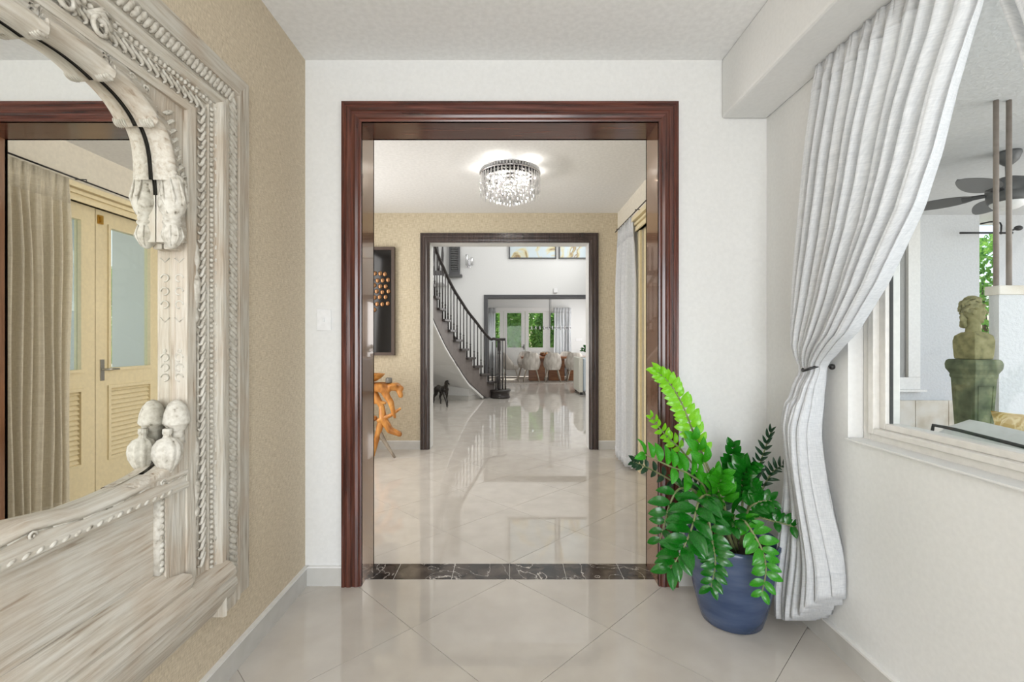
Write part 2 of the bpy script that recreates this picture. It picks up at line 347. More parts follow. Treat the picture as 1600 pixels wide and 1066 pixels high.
# ================================================================ SETTING
# ---- floor: grout bed and 45-degree porcelain tiles, each its own piece
floor = struct('floor', MB().box(-3.2, 1.46, -2.6, 5.5, -.1, -.004).box(-3.2, 3.2, 5.5, 16.4, -.1, -.004), 'grout')
def clip(poly, ax, val, keep_less):
    out = []
    for i, p in enumerate(poly):
        q = poly[(i+1) % len(poly)]; ip = (p[ax] <= val) == keep_less or p[ax] == val; iq = (q[ax] <= val) == keep_less or q[ax] == val
        if ip: out.append(p)
        if ip != iq:
            t = (val-p[ax])/(q[ax]-p[ax]); out.append((p[0]+(q[0]-p[0])*t, p[1]+(q[1]-p[1])*t))
    return out
D = .43; GAP = .0017; tile_count = 0
def lay(x0, x1, y0, y1, cy, far=None):
    global tile_count
    rest = MB()
    for i in range(-12, 13):
        for j in range(-24, 25):
            cx = i*D; c_y = cy+j*D
            if (i+j) % 2: continue
            d = D-GAP
            p = [(cx-d, c_y), (cx, c_y-d), (cx+d, c_y), (cx, c_y+d)]
            for ax, v, l in ((0, x0, False), (0, x1, True), (1, y0, False), (1, y1, True)):
                if p: p = clip(p, ax, v, l)
            if len(p) < 3: continue
            area_ = abs(sum(p[k][0]*p[(k+1) % len(p)][1]-p[(k+1) % len(p)][0]*p[k][1] for k in range(len(p))))/2
            if area_ < .004: continue
            if far and c_y > far: rest.prism(p, -.004, 0); continue
            MB().prism(p, -.004, 0).build('floor_tile', 'tile', floor); tile_count += 1
    if rest.v: tag(rest.build('far_floor_tiles', 'tile', floor), kind='stuff')
lay(-1.05, 1.315, -2.5, 2.427, 1.585+D)
lay(-2.3, 1.243, 2.60, 5.45, 2.608+D)
lay(-3.1, 2.42, 5.4505, 12.4, 2.608+D, 10.2)
lay(-3.1, 3.1, 12.4, 16.2, 2.608+D, 10.2)
# marble threshold: six slabs
ths = [-.775, -.612, -.307, -.003, .296, .597, .775]
for a, b in zip(ths, ths[1:]): MB().box(a+.0015, b-.0015, 2.43, 2.597, -.004, .001).build('marble_slab', 'marble', floor)

MB().box(-.775, .775, 2.4275, 2.5995, -.004, -.0005).build('threshold_joint', 'sill', floor)
# ---- foyer
grass_wall = struct('wall_left', MB().box(-1.2, -1.05, -2.5, 2.375, 0, 2.69), 'grass')
struct('ceiling', MB().box(-1.2, 1.5, -2.5, 2.375, 2.69, 2.80), 'ceil')
wf = MB()
wf.box(-2.5, -.80, 2.375, 2.565, 0, 2.85); wf.box(.80, 1.5, 2.375, 2.565, 0, 2.85); wf.box(-.80, .80, 2.375, 2.565, 2.40, 2.85)
struct('wall_front', wf, 'wall')
wr = MB()
wr.box(1.315, 1.47, 1.803, 2.375, 0, 2.39); wr.box(1.315, 1.47, -.6, 1.803, 0, .868); wr.box(1.315, 1.47, -2.5, -.6, 0, 2.39); wr.box(1.315, 1.47, -2.5, 2.375, 2.39, 2.8)
struct('wall_right', wr, 'wall', bevel=0)
struct('trim_1', MB().box(1.083, 1.3149, -2.5, 2.3749, 2.388, 2.6899), 'wall', bevel=.012)
wb = MB(); wb.box(-1.2, -.95, -2.6, -2.5, 0, 2.69); wb.box(1.15, 1.5, -2.6, -2.5, 0, 2.69); wb.box(-.95, 1.15, -2.6, -2.5, 2.5, 2.69)
struct('wall_back', wb, 'wall')
def baseboard(name, x0, x1, y0, y1, h=.1):
    r = struct(name, MB().box(x0, x1, y0, y1, 0, h-.008), 'basetile')
    e = .005 if name in ('baseboard_left', 'baseboard_right') else 0
    MB().box(x0-(e if name == 'baseboard_right' else 0), x1+(e if name == 'baseboard_left' else 0), y0, y1-.0001, h-.008, h).build('cap_bead', 'trim', r); return r
baseboard('baseboard_left', -1.0499, -1.036, -2.5, 2.3749)
baseboard('baseboard_front', -1.0359, -.855, 2.361, 2.3749)
baseboard('baseboard_front_2', .856, 1.3009, 2.361, 2.3749)
baseboard('baseboard_right', 1.301, 1.3149, -2.5, 2.3749)

def casing(name, x0, x1, zt, yw, side, wdt, dep, mv, mh, lining=None, zb=0):
    """moulded casing mitred round an opening; side -1: faces -Y"""
    prof = [(0, 0), (0, .55), (.07, .62), (.12, .62), (.17, .80), (.30, .92), (.42, .74), (.50, .74), (.55, .95), (.72, 1.0), (.78, .86), (.84, .86), (.87, 1.0), (1, 1.0), (1, 0)]
    r = sroot(name, ((x0+x1)/2, yw, 0))
    def P(i, u, d):
        w_ = u*wdt; X = (x0-w_, x0-w_, x1+w_, x1+w_)[i]; Z = (zb, zt+w_, zt+w_, zb)[i]; return (X, yw+side*d*dep, Z)
    for i, nm, mt in ((0, 'casing_upright', mv), (1, 'casing_head', mh), (2, 'casing_upright', mv)):
        MB().grid([[P(i, u, d) for u, d in prof], [P(i+1, u, d) for u, d in prof]]).build(nm, mt, r)
    return r
c1 = casing('door_1', -.757, .757, 2.368, 2.375, -1, .098, .028, 'mahog_v', 'mahog_h')
for sx in (-1, 1):
    a, b = sorted((sx*.757, sx*.80)); MB().box(a, b, 2.362, 2.58, 0, 2.41).build('jamb_lining', 'mahog_lining', c1)
MB().box(-.757, .757, 2.362, 2.58, 2.368, 2.41).build('head_lining', 'mahog_h', c1)
c1b = casing('trim_2', -.757, .757, 2.368, 2.565, 1, .098, .028, 'mahog_v', 'mahog_h')

# ---- hall behind the first opening
struct('ceiling_hall', MB().box(-2.4, 1.4, 2.566, 5.354, 2.73, 2.85), 'ceil')
struct('wall_hall_left', MB().box(-2.45, -2.3, 2.566, 5.6, 0, 2.73), 'grass2')
w2 = MB(); w2.box(-2.3, -.95, 5.355, 5.56, 0, 2.85); w2.box(.935, 1.4, 5.355, 5.56, 0, 2.85); w2.box(-.95, .935, 5.355, 5.56, 2.405, 2.85)
struct('wall_hall_back', w2, 'grass2')
c2 = casing('door_2', -.925, .91, 2.385, 5.355, -1, .108, .03, 'dark_v', 'dark_v')
for a, b in ((-.95, -.925), (.91, .935)): MB().box(a, b, 5.34, 5.575, 0, 2.405).build('jamb_lining', 'trim', c2)
MB().box(-.925, .91, 5.34, 5.575, 2.385, 2.405).build('head_lining', 'trim', c2)
baseboard('baseboard_hall', -2.3, -1.035, 5.341, 5.3549)
baseboard('baseboard_hall_2', 1.02, 1.2429, 5.341, 5.3549)
hr = MB(); XH = 1.243
hr.box(XH, 1.42, 2.566, 3.0, 0, 2.73); hr.box(XH, 1.42, 4.38, 5.3549, 0, 2.73); hr.box(XH, 1.42, 3.0, 4.38, 2.31, 2.73)
struct('wall_hall_right', hr, 'creamwall')
# French doors with louvred bottoms in the hall's right wall
d3 = sroot('door_3', (1.30, 3.69, 0))
hd = MB(); hd.box(1.195, XH, 2.93, 4.45, 2.30, 2.335); hd.box(1.185, XH, 2.93, 4.45, 2.352, 2.375); hd.box(1.165, XH, 2.93, 4.45, 2.39, 2.43); hd.box(1.21, XH, 2.93, 4.45, 2.30, 2.43)
hd.build('door_head', 'cream', d3)
MB().box(1.225, XH, 2.93, 3.005, 0, 2.30).build('door_casing', 'cream', d3); MB().box(1.225, XH, 4.375, 4.45, 0, 2.30).build('door_casing', 'cream', d3)
for y0, y1, g0, g1 in ((3.012, 3.686, 3.14, 3.555), (3.692, 4.368, 3.824, 4.24)):
    lf = MB()
    for a, b, c, d in ((y0, g0, .02, 2.306), (g1, y1, .02, 2.306), (g0, g1, 2.18, 2.306), (g0, g1, .86, 1.03), (g0, g1, .02, .30)): lf.box(1.262, 1.305, a, b, c, d)
    L = lf.build('door_leaf', 'cream', d3)
    fr = MB()
    for z0, z1 in ((1.03, 2.18), (.30, .86)):
        fr.box(1.25, 1.262, g0-.025, g0, z0-.025, z1+.025); fr.box(1.25, 1.262, g1, g1+.025, z0-.025, z1+.025)
        fr.box(1.25, 1.262, g0, g1, z0-.025, z0); fr.box(1.25, 1.262, g0, g1, z1, z1+.025)
    fr.build('panel_moulding', 'cream', L)
    MB().box(1.28, 1.286, g0, g1, 1.03, 2.18).build('glass_pane', 'aqua_glass', L)
    k = 0; z = .302
    while z < .85:
        MB().add([(1.268, g0, z), (1.268, g1, z), (1.30, g1, z+.045), (1.30, g0, z+.045), (1.262, g0, z+.008), (1.262, g1, z+.008), (1.294, g1, z+.053), (1.294, g0, z+.053)],
                 [(0, 1, 2, 3), (7, 6, 5, 4), (0, 4, 5, 1), (1, 5, 6, 2), (2, 6, 7, 3), (3, 7, 4, 0)]).build('louvre_slat', 'cream', L)
        z += .038
MB().box(1.255, 1.262, 3.73, 3.765, .93, 1.10).build('lock_plate', 'metal', d3)
MB().tube([(1.255, 3.747, 1.02), (1.215, 3.747, 1.02), (1.212, 3.79, 1.02), (1.215, 3.86, 1.018)], [.009, .009, .009, .007]).build('lever_handle', 'metal', d3, True)
tag(MB().box(1.245, 1.262, 3.705, 3.745, 2.19, 2.26).box(1.235, 1.262, 3.71, 3.728, 2.205, 2.245).build('door_bolt', 'brass', d3), 'brass bolt')

# ---- foyer window on the right
win = sroot('window_1', (1.365, .6, .87))
fm = MB(); Y0, Y1, Z0, Z1 = -.6, 1.80, .87, 2.388
def ring(mb, x0, x1, o, i):
    mb.box(x0, x1, Y0+o, Y0+i, Z0+o*.83, Z1-o); mb.box(x0, x1, Y1-i, Y1-o, Z0+o*.83, Z1-o)
    mb.box(x0, x1, Y0+i, Y1-i, Z0+o*.83, Z0+i*.83); mb.box(x0, x1, Y0+i, Y1-i, Z1-i, Z1-o)
ring(fm, 1.372, 1.44, 0, .036); ring(fm, 1.362, 1.44, .036, .062); ring(fm, 1.385, 1.44, .062, .09)
fm.build('window_frame', 'sill', win, bevel=.003)
MB().box(1.403, 1.409, Y0+.085, Y1-.085, Z0+.07, Z1-.085).build('window_pane', 'glass', win)
MB().box(1.30, 1.372, Y0, Y1+.0, .8685, .8745).build('window_sill', 'wall', win)
gk = MB(); gk.box(1.40, 1.412, Y1-.093, Y1-.0885, Z0+.074, Z1-.09); gk.build('window_gasket', 'piping', win)

# ---- stair hall
ZS = 5.6
struct('ceiling_stair_hall', MB().box(-3.2, 2.6, 5.56, 12.4, ZS, ZS+.1), 'ceil')
struct('wall_stair_left', MB().box(-3.3, -3.1, 5.56, 12.4, 0, ZS), 'wall')
struct('wall_stair_right', MB().box(2.42, 2.6, 5.4, 12.4, 0, ZS), 'wall')
struct('wall_stair_front', MB().box(-3.3, 2.42, 5.4, 5.56, 2.86, ZS).box(-3.3, -2.4, 5.4, 5.56, 0, 2.86).box(1.42, 2.42, 5.4, 5.56, 0, 2.86), 'wall')
ws = MB(); ws.box(-3.3, -.62, 12.25, 12.42, 0, ZS); ws.box(2.3, 2.42, 12.25, 12.42, 0, ZS); ws.box(-.62, 2.3, 12.25, 12.42, 2.40, ZS)
struct('wall_stair_back', ws, 'wall')
c4 = casing('door_4', -.59, 2.27, 2.37, 12.25, -1, .10, .03, 'grey_casing', 'grey_casing')
MB().box(-.62, -.59, 12.24, 12.43, 0, 2.40).build('jamb_lining', 'grey_casing', c4)
MB().box(-.62, 2.3, 12.24, 12.43, 2.37, 2.40).build('head_lining', 'grey_casing', c4)

# ---- dining room
struct('ceiling_dining', MB().box(-3.2, 3.3, 12.42, 16.6, 2.75, 2.85), 'ceil')
struct('wall_dining_left', MB().box(-3.3, -3.1, 12.42, 16.4, 0, 2.75), 'wall')
struct('wall_dining_right', MB().box(3.1, 3.3, 12.42, 16.4, 0, 2.75).box(2.42, 3.3, 12.25, 12.42, 0, 2.85), 'wall')
wd = MB(); wd.box(-3.3, -1.0, 16.2, 16.4, 0, 2.75); wd.box(2.05, 3.3, 16.2, 16.4, 0, 2.75); wd.box(-1.0, 2.05, 16.2, 16.4, 2.33, 2.75)
struct('wall_dining_back', wd, 'wall')
d5 = sroot('door_5', (.526, 16.2, 0))
MB().box(-1.06, 2.11, 16.15, 16.2, 2.29, 2.41).box(-1.06, -.98, 16.15, 16.2, 0, 2.29).box(2.03, 2.11, 16.15, 16.2, 0, 2.29).build('door_frame', 'trim', d5)
for i, x0 in enumerate((-.98, -.228, .530, 1.280)):
    x1 = x0+.746; g0, g1 = x0+.125, x1-.125
    q = MB()
    for a, b, c, d in ((x0, g0, .02, 2.30), (g1, x1, .02, 2.30), (g0, g1, 2.23, 2.30), (g0, g1, .88, 1.02), (g0, g1, .02, .14)): q.box(a, b, 16.21, 16.25, c, d)
    q.box(g0, g1, 16.225, 16.24, .14, .88); q.box(g0+.05, g1-.05, 16.213, 16.24, .22, .80)
    lf = q.build('door_leaf', 'trim', d5)
    MB().box(g0, g1, 16.23, 16.236, 1.02, 2.23).build('glass_pane', 'glass', lf)
tag(MB().box(.475, .50, 16.195, 16.21, .95, 1.13).tube([(.487, 16.2, 1.04), (.487, 16.16, 1.04), (.40, 16.16, 1.04)], .01).build('lever_handle', 'bronze', d5), 'dark lever handle')

# ---- patio outside the foyer window
struct('floor_patio', MB().box(1.47, 9, -3, 5.6, -.12, -.03), 'patiofloor')
struct('ceiling_patio', MB().box(1.47, 6.6, -1.8, 5.9, 2.72, 2.85), 'stucco')
struct('wall_patio_back', MB().box(3.15, 5.47, 5.40, 5.55, 0, 2.72), 'stucco')
struct('wall_patio_column', MB().box(5.68, 6.3, 5.40, 5.45, 0, 2.72), 'stucco')
struct('wall_patio_column_2', MB().box(2.75, 3.149, 5.38, 5.5, 2.15, 2.3).box(2.75, 3.149, 5.38, 5.5, 1.6, 1.7).box(2.75, 2.83, 5.38, 5.5, 0, 2.72), 'trim')
clad = sroot('trim_3', (4.3, 5.39, 0))
for i in range(6):
    a = 3.16+i*.385; MB().box(a+.002, a+.381, 5.37, 5.3995, 0, .56).build('stone_slab', 'stone', clad, bevel=.003)
w4 = sroot('window_2', (4.3, 5.38, .7))
fr = MB(); fr.box(3.35, 4.74, 5.35, 5.3995, .69, .83); fr.box(4.60, 4.74, 5.35, 5.3995, .83, 2.66); fr.box(3.35, 3.49, 5.35, 5.3995, .83, 2.66); fr.box(3.49, 4.60, 5.35, 5.3995, 2.52, 2.66)
fr.build('window_frame', 'trim', w4, bevel=.004)
MB().box(3.49, 4.60, 5.385, 5.3995, .83, 2.52).build('window_pane', 'pane_grey', w4)
MB().box(3.30, 4.79, 5.32, 5.3995, .665, .69).build('window_sill', 'trim', w4)
hw = struct('wall_patio_partition', MB().box(2.955, 4.6, 2.80, 2.86, .62, 1.53), 'stucco')
for i in range(4):
    MB().box(2.955+i*.4125+.002, 2.955+(i+1)*.4125-.002, 2.79, 2.86, -.03, .62).build('stone_slab', 'stone', hw, bevel=.003)
    MB().box(2.94+i*.425+.001, 2.94+(i+1)*.425-.001, 2.785, 2.875, 1.53, 1.585).build('cap_stone', 'stone', hw, bevel=.005)
# ================================================================ CARVED MIRROR on the left wall
XW = -1.05; XG = -1.02; XF = -.975
mir = thing('wall_mirror', (XW, .7, .28), 'large carved whitewashed wooden mirror with scalloped arch on the woven wall', 'mirror')
YC = .70
MB().box(-1.035, XG, -.05, 1.45, .80, 2.0).build('mirror_glass', 'mirror', mir)
MB().box(-1.0495, -1.036, -.35, 1.76, .34, 2.24).build('backing_board', 'wash_z', mir)
# outer flat strips, sides and top, mitred
def strip(yo, yi, x0, x1, zo, zi, zb, nm, prof=None, matv='wash_z', math_='wash_y'):
    """frame band between outer half-width yo and inner yi; profile list of (u 0..1 from inner to outer, x)"""
    prof = prof or [(0, x0), (0, x1), (1, x1), (1, x0)]
    def P(i, u, x):
        hw = yi+(yo-yi)*u; z = zi+(zo-zi)*u; return [(x, YC+hw, zb), (x, YC+hw, z), (x, YC-hw, z), (x, YC-hw, zb)][i]
    for i in range(3):
        MB().grid([[P(i+1, u, x) for u, x in prof], [P(i, u, x) for u, x in prof]]).build(nm, math_ if i == 1 else matv, mir)
strip(1.125, 1.045, XW, -1.028, 2.255, 2.18, .285, 'outer_strip')
# rope moulding band  Y 1.59..1.68 (x -.99)
strip(1.045, .892, -1.045, -.995, 2.18, 2.078, .30, 'outer_moulding',
      [(0, -1.045), (0, -.985), (.06, -.978), (.12, -.985), (.18, -1.0), (.26, -.992), (.60, -.992), (.66, -1.004), (.74, -.994), (.80, -1.004), (.88, -1.004), (.95, -1.01), (1, -1.028), (1, -1.045)])
# main jamb band Y 1.40..1.585
strip(.89, .70, -1.045, XF, 2.076, 1.949, .49, 'main_moulding',
      [(0, -1.04), (0, XF), (.20, XF), (.24, -.986), (.52, -.986), (.55, -.978), (.62, -.984), (.70, -.984), (.76, -.974), (.84, -.966), (.93, -.966), (.96, -.975), (1, -.99), (1, -1.045)])
# carved runs, sides then top
def runs(hw, z_top, step, z0=.34):
    """points along band centre line with tangent: right side up, top, left side down"""
    out = []; n = int((z_top-z0)/step)
    for k in range(n): out.append(((YC+hw, z0+(k+.5)*step), (0, 1)))
    m = int(2*hw/step)
    for k in range(m): out.append(((YC+hw-(k+.5)*2*hw/m, z_top), (-1, 0)))
    for k in range(n): out.append(((YC-hw, z_top-(k+.5)*step), (0, -1)))
    return out
def rotyz(t, extra=0):  # rotation taking local z to direction t in the YZ plane
    a = math.atan2(t[0], t[1])+extra; return Matrix.Rotation(-a, 3, 'X')
b = MB()
for (y, z), t in runs(.958, 2.122, .021, .42):
    b.ell((-.991, y, z), (.0068, .031, .0098), 10, 5, rotyz(t, .62))
tag(b.build('rope_carving', 'wash_g', mir, True), kind='stuff')
b = MB()
for (y, z), t in runs(.822, 2.031, .0165, .50): b.ell((-.982, y, z), (.008, .0085, .0068), 7, 5, rotyz(t, .3))
tag(b.build('beaded_carving', 'wash_g', mir, True), kind='stuff')
b = MB()      # wavy ribbon
for hw, zt in ((.846, 2.047),):
    for i, (t0, t1) in enumerate((((YC+hw, .50), (YC+hw, zt)), ((YC+hw, zt), (YC-hw, zt)), ((YC-hw, zt), (YC-hw, .50)))):
        L = math.dist(t0, t1); n = int(L/.008); dy, dz = (t1[0]-t0[0])/L, (t1[1]-t0[1])/L; pts = []
        for k in range(n+1):
            s = L*k/n; a = .006*math.sin(2*PI*s/.042); pts.append((-.980, t0[0]+dy*s-dz*a, t0[1]+dz*s+dy*a))
        b.tube(pts, .0042, 5)
b.build('ribbon_carving', 'wash_g', mir, True)
b = MB()      # overlapping S-shaped leaves between beads and step
for q, ((y, z), t) in enumerate(runs(.776, 2.000, .027, .54)):
    pts = []
    for k in range(9):
        a = k/8*2-1; u = .019*a; v = .013*math.sin(a*PI*.9)+.008*a
        pts.append((-.982+.004*(1-a*a), y+t[1]*u+t[0]*v, z+t[1]*v-t[0]*u))
    b.tube(pts, [.0025, .004, .005, .0055, .0055, .0055, .005, .004, .0025], 6)
tag(b.build('acanthus_carving', 'wash_g', mir, True), kind='stuff')
# larger scrolls along the top band towards the middle
b = MB(); rnd = random.Random(3)
for k in range(13):
    y = 1.10-k*.085
    for sgn in (1,):
        cy, cz = y, 1.992+.004*(k % 2); pts = []
        for j in range(20):
            a = .4+j*.46; r = .030*(1-j/22); pts.append((-.972+.006*j/20, cy+r*math.cos(a), cz+r*math.sin(a)))
        b.tube(pts, [.007-.0002*j for j in range(20)], 6)
        for j in range(4):
            a = -.2+j*.35; p0 = Vector((-.978, cy-.03, cz+.02)); p1 = Vector((-.974, cy+.035, cz+.045-.018*j)); mid = (p0+p1)/2+Vector((.006, 0, .012))
            b.tube([p0, mid, p1], [.003, .008, .002], 6)
tag(b.build('scroll_carving', 'wash_g', mir, True), kind='stuff')
# fluted plinth ornaments on jamb
for sy in (1, -1):
    y = YC+sy*.745
    for z0, pr in ((.60, [(.016, 0), (.017, .10), (.021, .12), (.014, .14), (.02, .17), (.022, .20), (.013, .23), (.018, .26), (.019, .33), (.012, .35)]), (1.30, [(.012, 0), (.02, .02), (.014, .05), (.021, .08), (.024, .13), (.016, .17), (.022, .20), (.018, .24), (.010, .27)])):
        MB().lathe([(r, h+z0) for r, h in pr], (-.992, y, 0), 12).build('jamb_ornament', 'wash_g', mir, True)
    for k in range(3): MB().tube([(-.984, y-.014+.014*k, .98), (-.984, y-.014+.014*k, 1.28)], .004, 6).build('jamb_reed', 'wash_g', mir, True)
# inner pilaster faces (side thickness) with worn relief
for sy in (1, -1):
    a, c = sorted((YC+sy*.701, YC+sy*.66))
    MB().box(-1.013, XF-.0005, min(YC+sy*.699, YC+sy*.72), max(YC+sy*.699, YC+sy*.72), .86, 1.56).build('pilaster', 'wash_z', mir, bevel=.004)
    b = MB(); yy = YC+sy*.6985
    for z in (1.20, 1.17, 1.14, 1.36, 1.40, 1.44):
        pts = [(-.998+.012*math.cos(a_*.6), yy-sy*.0005, z+.011*math.sin(a_*.6)) for a_ in range(9)]; b.tube(pts, .0024, 5)
    b.ell((-.998, yy, 1.22), (.006, .002, .006))
    for z in (1.06, 1.04, 1.50, 1.32): b.tube([(-1.012, yy, z), (-.998, yy, z-.012), (-.984, yy, z)], .002, 5)
    tag(b.build('pilaster_relief', 'wash_g', mir, True), kind='stuff')
# scalloped arch board
base = [(0, 1.897), (.10, 1.895), (.19, 1.893), (.28, 1.899), (.36, 1.903), (.44, 1.898), (.50, 1.884), (.55, 1.862), (.585, 1.832), (.610, 1.79), (.624, 1.73), (.632, 1.66), (.638, 1.60), (.652, 1.535)]
dense = [(p.x, p.y) for p in smoothpath([(u, z, 0) for u, z in base], 130)]
tips = [.09, .275, .437, .572, .6255]
def saw(u, z):
    prev = -.09
    for t in tips:
        if u <= t: return max(0, (u-prev)/(t-prev))**2.2
        prev = t
    return 0
half = [(u-.012*saw(u, z)*max(0, (u-.4)/.25), z-.016*saw(u, z)) for u, z in dense]
sw = [saw(u, z) for u, z in dense]
edge = [(YC-u, z) for u, z in half[::-1]]+[(YC+u, z) for u, z in half[1:]]; sww = sw[::-1]+sw[1:]
def offs(k, d):      # offset edge point outwards by d
    a = Vector(edge[max(k-3, 0)]); c = Vector(edge[min(k+3, len(edge)-1)]); t = (c-a).normalized(); nrm = Vector((-t.y, t.x)); p = Vector(edge[k])+nrm*d
    return (min(max(p.x, YC-.705), YC+.705), min(p.y, 1.957))
rows = []
for k in range(len(edge)):
    row = []; q = sww[k]*.007
    for d, x in ((.012, -1.0145), (0, -1.0125), (-.001, -.995), (.003, -.979), (.010, -.970), (.020, -.966), (.029, -.969), (.031, -.979), (.037, -.975), (.040, -.981), (.047, -.975), (.050, -.981), (.056, -.976), (.060, -.984)):
        row.append((x+(q if -1.0 < x and d < .03 else 0), *offs(k, d)))
    rows.append(row)
am = MB(); cur = [rows[0]]
for k in range(1, len(edge)):
    if abs(sww[k]-sww[k-1]) > .35: am.grid(cur); am.grid([rows[k-1], rows[k]]); cur = [rows[k]]
    else: cur.append(rows[k])
am.grid(cur)
am.build('arch_moulding', 'wash_y', mir, True)
tag(MB().grid([[(-1.0198, *offs(k, .003)), (-1.0120, *offs(k, .003))] for k in range(len(edge))]).build('shadow_gap', 'gap', mir), 'dark gap')  # dark strip stands in for the shade between arch and glass
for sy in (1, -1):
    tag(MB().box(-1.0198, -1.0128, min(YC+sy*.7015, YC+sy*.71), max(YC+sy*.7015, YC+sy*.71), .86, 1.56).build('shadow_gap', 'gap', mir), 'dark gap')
sp = MB()            # spandrel board behind the moulding
for s in (1, -1):
    prev = None
    for u, z in half:
        cur = (YC+s*u, z+.03)
        if prev: sp.add([(-.9835, prev[0], prev[1]), (-.9835, cur[0], cur[1]), (-.9835, cur[0], 1.955), (-.9835, prev[0], 1.955)], [(0, 1, 2, 3)])
        prev = cur
    a_, b_ = sorted((YC+s*.634, YC+s*.715)); sp.box(-1.018, -.986, a_, b_, 1.535, 1.956)
for s in (1, -1):
    a_, b_ = sorted((YC+s*.585, YC+s*.712)); sp.box(-1.014, -.988, a_, b_, 1.865, 1.954)
sp.build('spandrel_board', 'wash_z', mir)
for s in (1, -1):
    for u, z, ang in ((.270, 1.888, -.05), (.430, 1.890, -.25), (.563, 1.842, -.75)):
        b = MB()
        for j in range(6): b.ell((-.998+.0055*j, YC+s*(u-.008), z-.004+.0014*abs(j-2.5)), (.0032, .013, .005), 8, 5, Matrix.Rotation(s*ang, 3, 'X'))
        b.build('scallop_tip', 'wash_g', mir, True)
    b = MB()          # spandrel foliage: fanned leaves and a curl
    for j in range(9):
        aa = -.15+.17*j; uu = .615+.0075*j; zz = 1.90-.024*j
        b.ell((-.981, YC+s*(uu+.014), zz+.006), (.0055, .0065, .024), 8, 5, Matrix.Rotation(-s*(1.05-.07*j), 3, 'X'))
        b.tube([(-.978, YC+s*(uu+.002), zz-.006), (-.974, YC+s*(uu+.018), zz+.010), (-.977, YC+s*(uu+.030), zz+.014)], [.002, .003, .0015], 5)
    for cu, cz in ((.545, 1.928), (.500, 1.935), (.668, 1.66), (.660, 1.74)):
        b.tube([(-.979, YC+s*(cu+.012*(1-j/15)*math.cos(j*.6)), cz+.010*(1-j/15)*math.sin(j*.6)) for j in range(13)], .0032, 5)
    tag(b.build('spandrel_foliage', 'wash_g', mir, True), kind='stuff')
    # turned bracket under the arch end
    b = MB(); y = YC+s*.648
    b.lathe([(.012, 1.735), (.028, 1.728), (.031, 1.712), (.029, 1.69), (.033, 1.668), (.036, 1.645), (.030, 1.625), (.021, 1.610), (.023, 1.606), (.020, 1.600), (.024, 1.596), (.024, 1.590), (.019, 1.585), (.022, 1.577), (.027, 1.562), (.026, 1.548), (.018, 1.532), (.010, 1.522), (.002, 1.518)], (-.983, y, 0), 18)
    for j in range(5):
        a = -1.9+j*.75
        b.tube([(-.983+.030*math.cos(a), y+.030*math.sin(a), 1.72), (-.983+.037*math.cos(a+.3), y+.037*math.sin(a+.3), 1.66), (-.983+.024*math.cos(a+.5), y+.024*math.sin(a+.5), 1.615)], [.002, .005, .002], 5)
        b.tube([(-.983+.022*math.cos(a), y+.022*math.sin(a), 1.582), (-.983+.028*math.cos(a), y+.028*math.sin(a), 1.555), (-.983+.012*math.cos(a), y+.012*math.sin(a), 1.525)], [.002, .004, .002], 5)
    b.build('turned_bracket', 'wash_g', mir, True)
    MB().box(-1.019, -.990, min(YC+s*.66, YC+s*.715), max(YC+s*.66, YC+s*.715), 1.52, 1.60).build('bracket_plate', 'wash_z', mir, bevel=.004)
    # lower finials: bud above, fluted acorn below
    y = YC+s*.668
    b = MB(); b.lathe([(.002, 1.077), (.014, 1.072), (.024, 1.058), (.031, 1.038), (.034, 1.018), (.035, 1.010), (.031, 1.004), (.026, 1.000), (.026, .992), (.020, .985), (.020, .965), (.022, .95)], (-.985, y, 0), 20, flute=.035, fn=9)
    b.build('bud_finial', 'wash_g', mir, True)
    y = YC+s*.632
    b = MB(); b.lathe([(.011, .998), (.012, .985), (.009, .980), (.012, .972), (.024, .966), (.034, .950), (.036, .932), (.033, .912), (.024, .892), (.012, .874), (.004, .866)], (-.985, y, 0), 36, flute=.085, fn=11)
    b.build('acorn_finial', 'wash_g', mir, True)
    # concave corner piece rising from the apron to the jamb
    cv = [(.50, .872), (.567, .880), (.61, .890), (.645, .908), (.668, .932), (.684, .962), (.694, .995), (.702, 1.03)]
    g = MB(); cv = [(p.x, p.y) for p in smoothpath([(u, z, 0) for u, z in cv], 21)]
    g.grid([[(-1.013, YC+s*u, z), (-.99, YC+s*(u-.001), z+.001), (-.977, YC+s*(u+.003), z-.004), (-.973, YC+s*(u+.008), z-.010), (-.975, YC+s*min(.703, u+.014), z-.018), (-.977, YC+s*.704, .84)] for u, z in cv])
    g.build('corner_piece', 'wash_z', mir, True)
# lower apron: serpentine top edge, sunk panel, sloping base mouldings
top = [(0, .884), (.08, .872), (.15, .868), (.20, .876), (.245, .882), (.29, .876), (.36, .866), (.44, .866), (.52, .872), (.58, .880), (.62, .868), (.66, .868), (.70, .87)]
tl = [(YC-u, z) for u, z in top[::-1]]+[(YC+u, z) for u, z in top[1:]]
rows = []
for y, z in tl:
    rows.append([(x, y, z+d) for x, d in ((-1.021, 0), (-1.0, .002), (-.986, -.001), (-.976, -.006), (-.972, -.012), (-.973, -.017), (-.978, -.019))]+[(-.978, y, .828), (-.970, y, .825), (-.969, y, .812), (-.974, y, .807), (-.985, y, .802), (-1.0, y, .801)])
MB().grid(rows).build('apron_rail', 'wash_y', mir, True)
b = MB(); prev = None
for k in range(len(tl)-1):
    (y0, z0), (y1, z1) = tl[k], tl[k+1]; b.tube([(-.978, y0, z0-.0235), (-.978, y1, z1-.0235)], .0022, 5)
for u in (.245, .60):
    for s in (1, -1):
        b.tube([(-.974, YC+s*u+.010*(1-j/12)*math.cos(j*.7), .852+.010*(1-j/12)*math.sin(j*.7)) for j in range(11)], .0028, 5)
k = 0
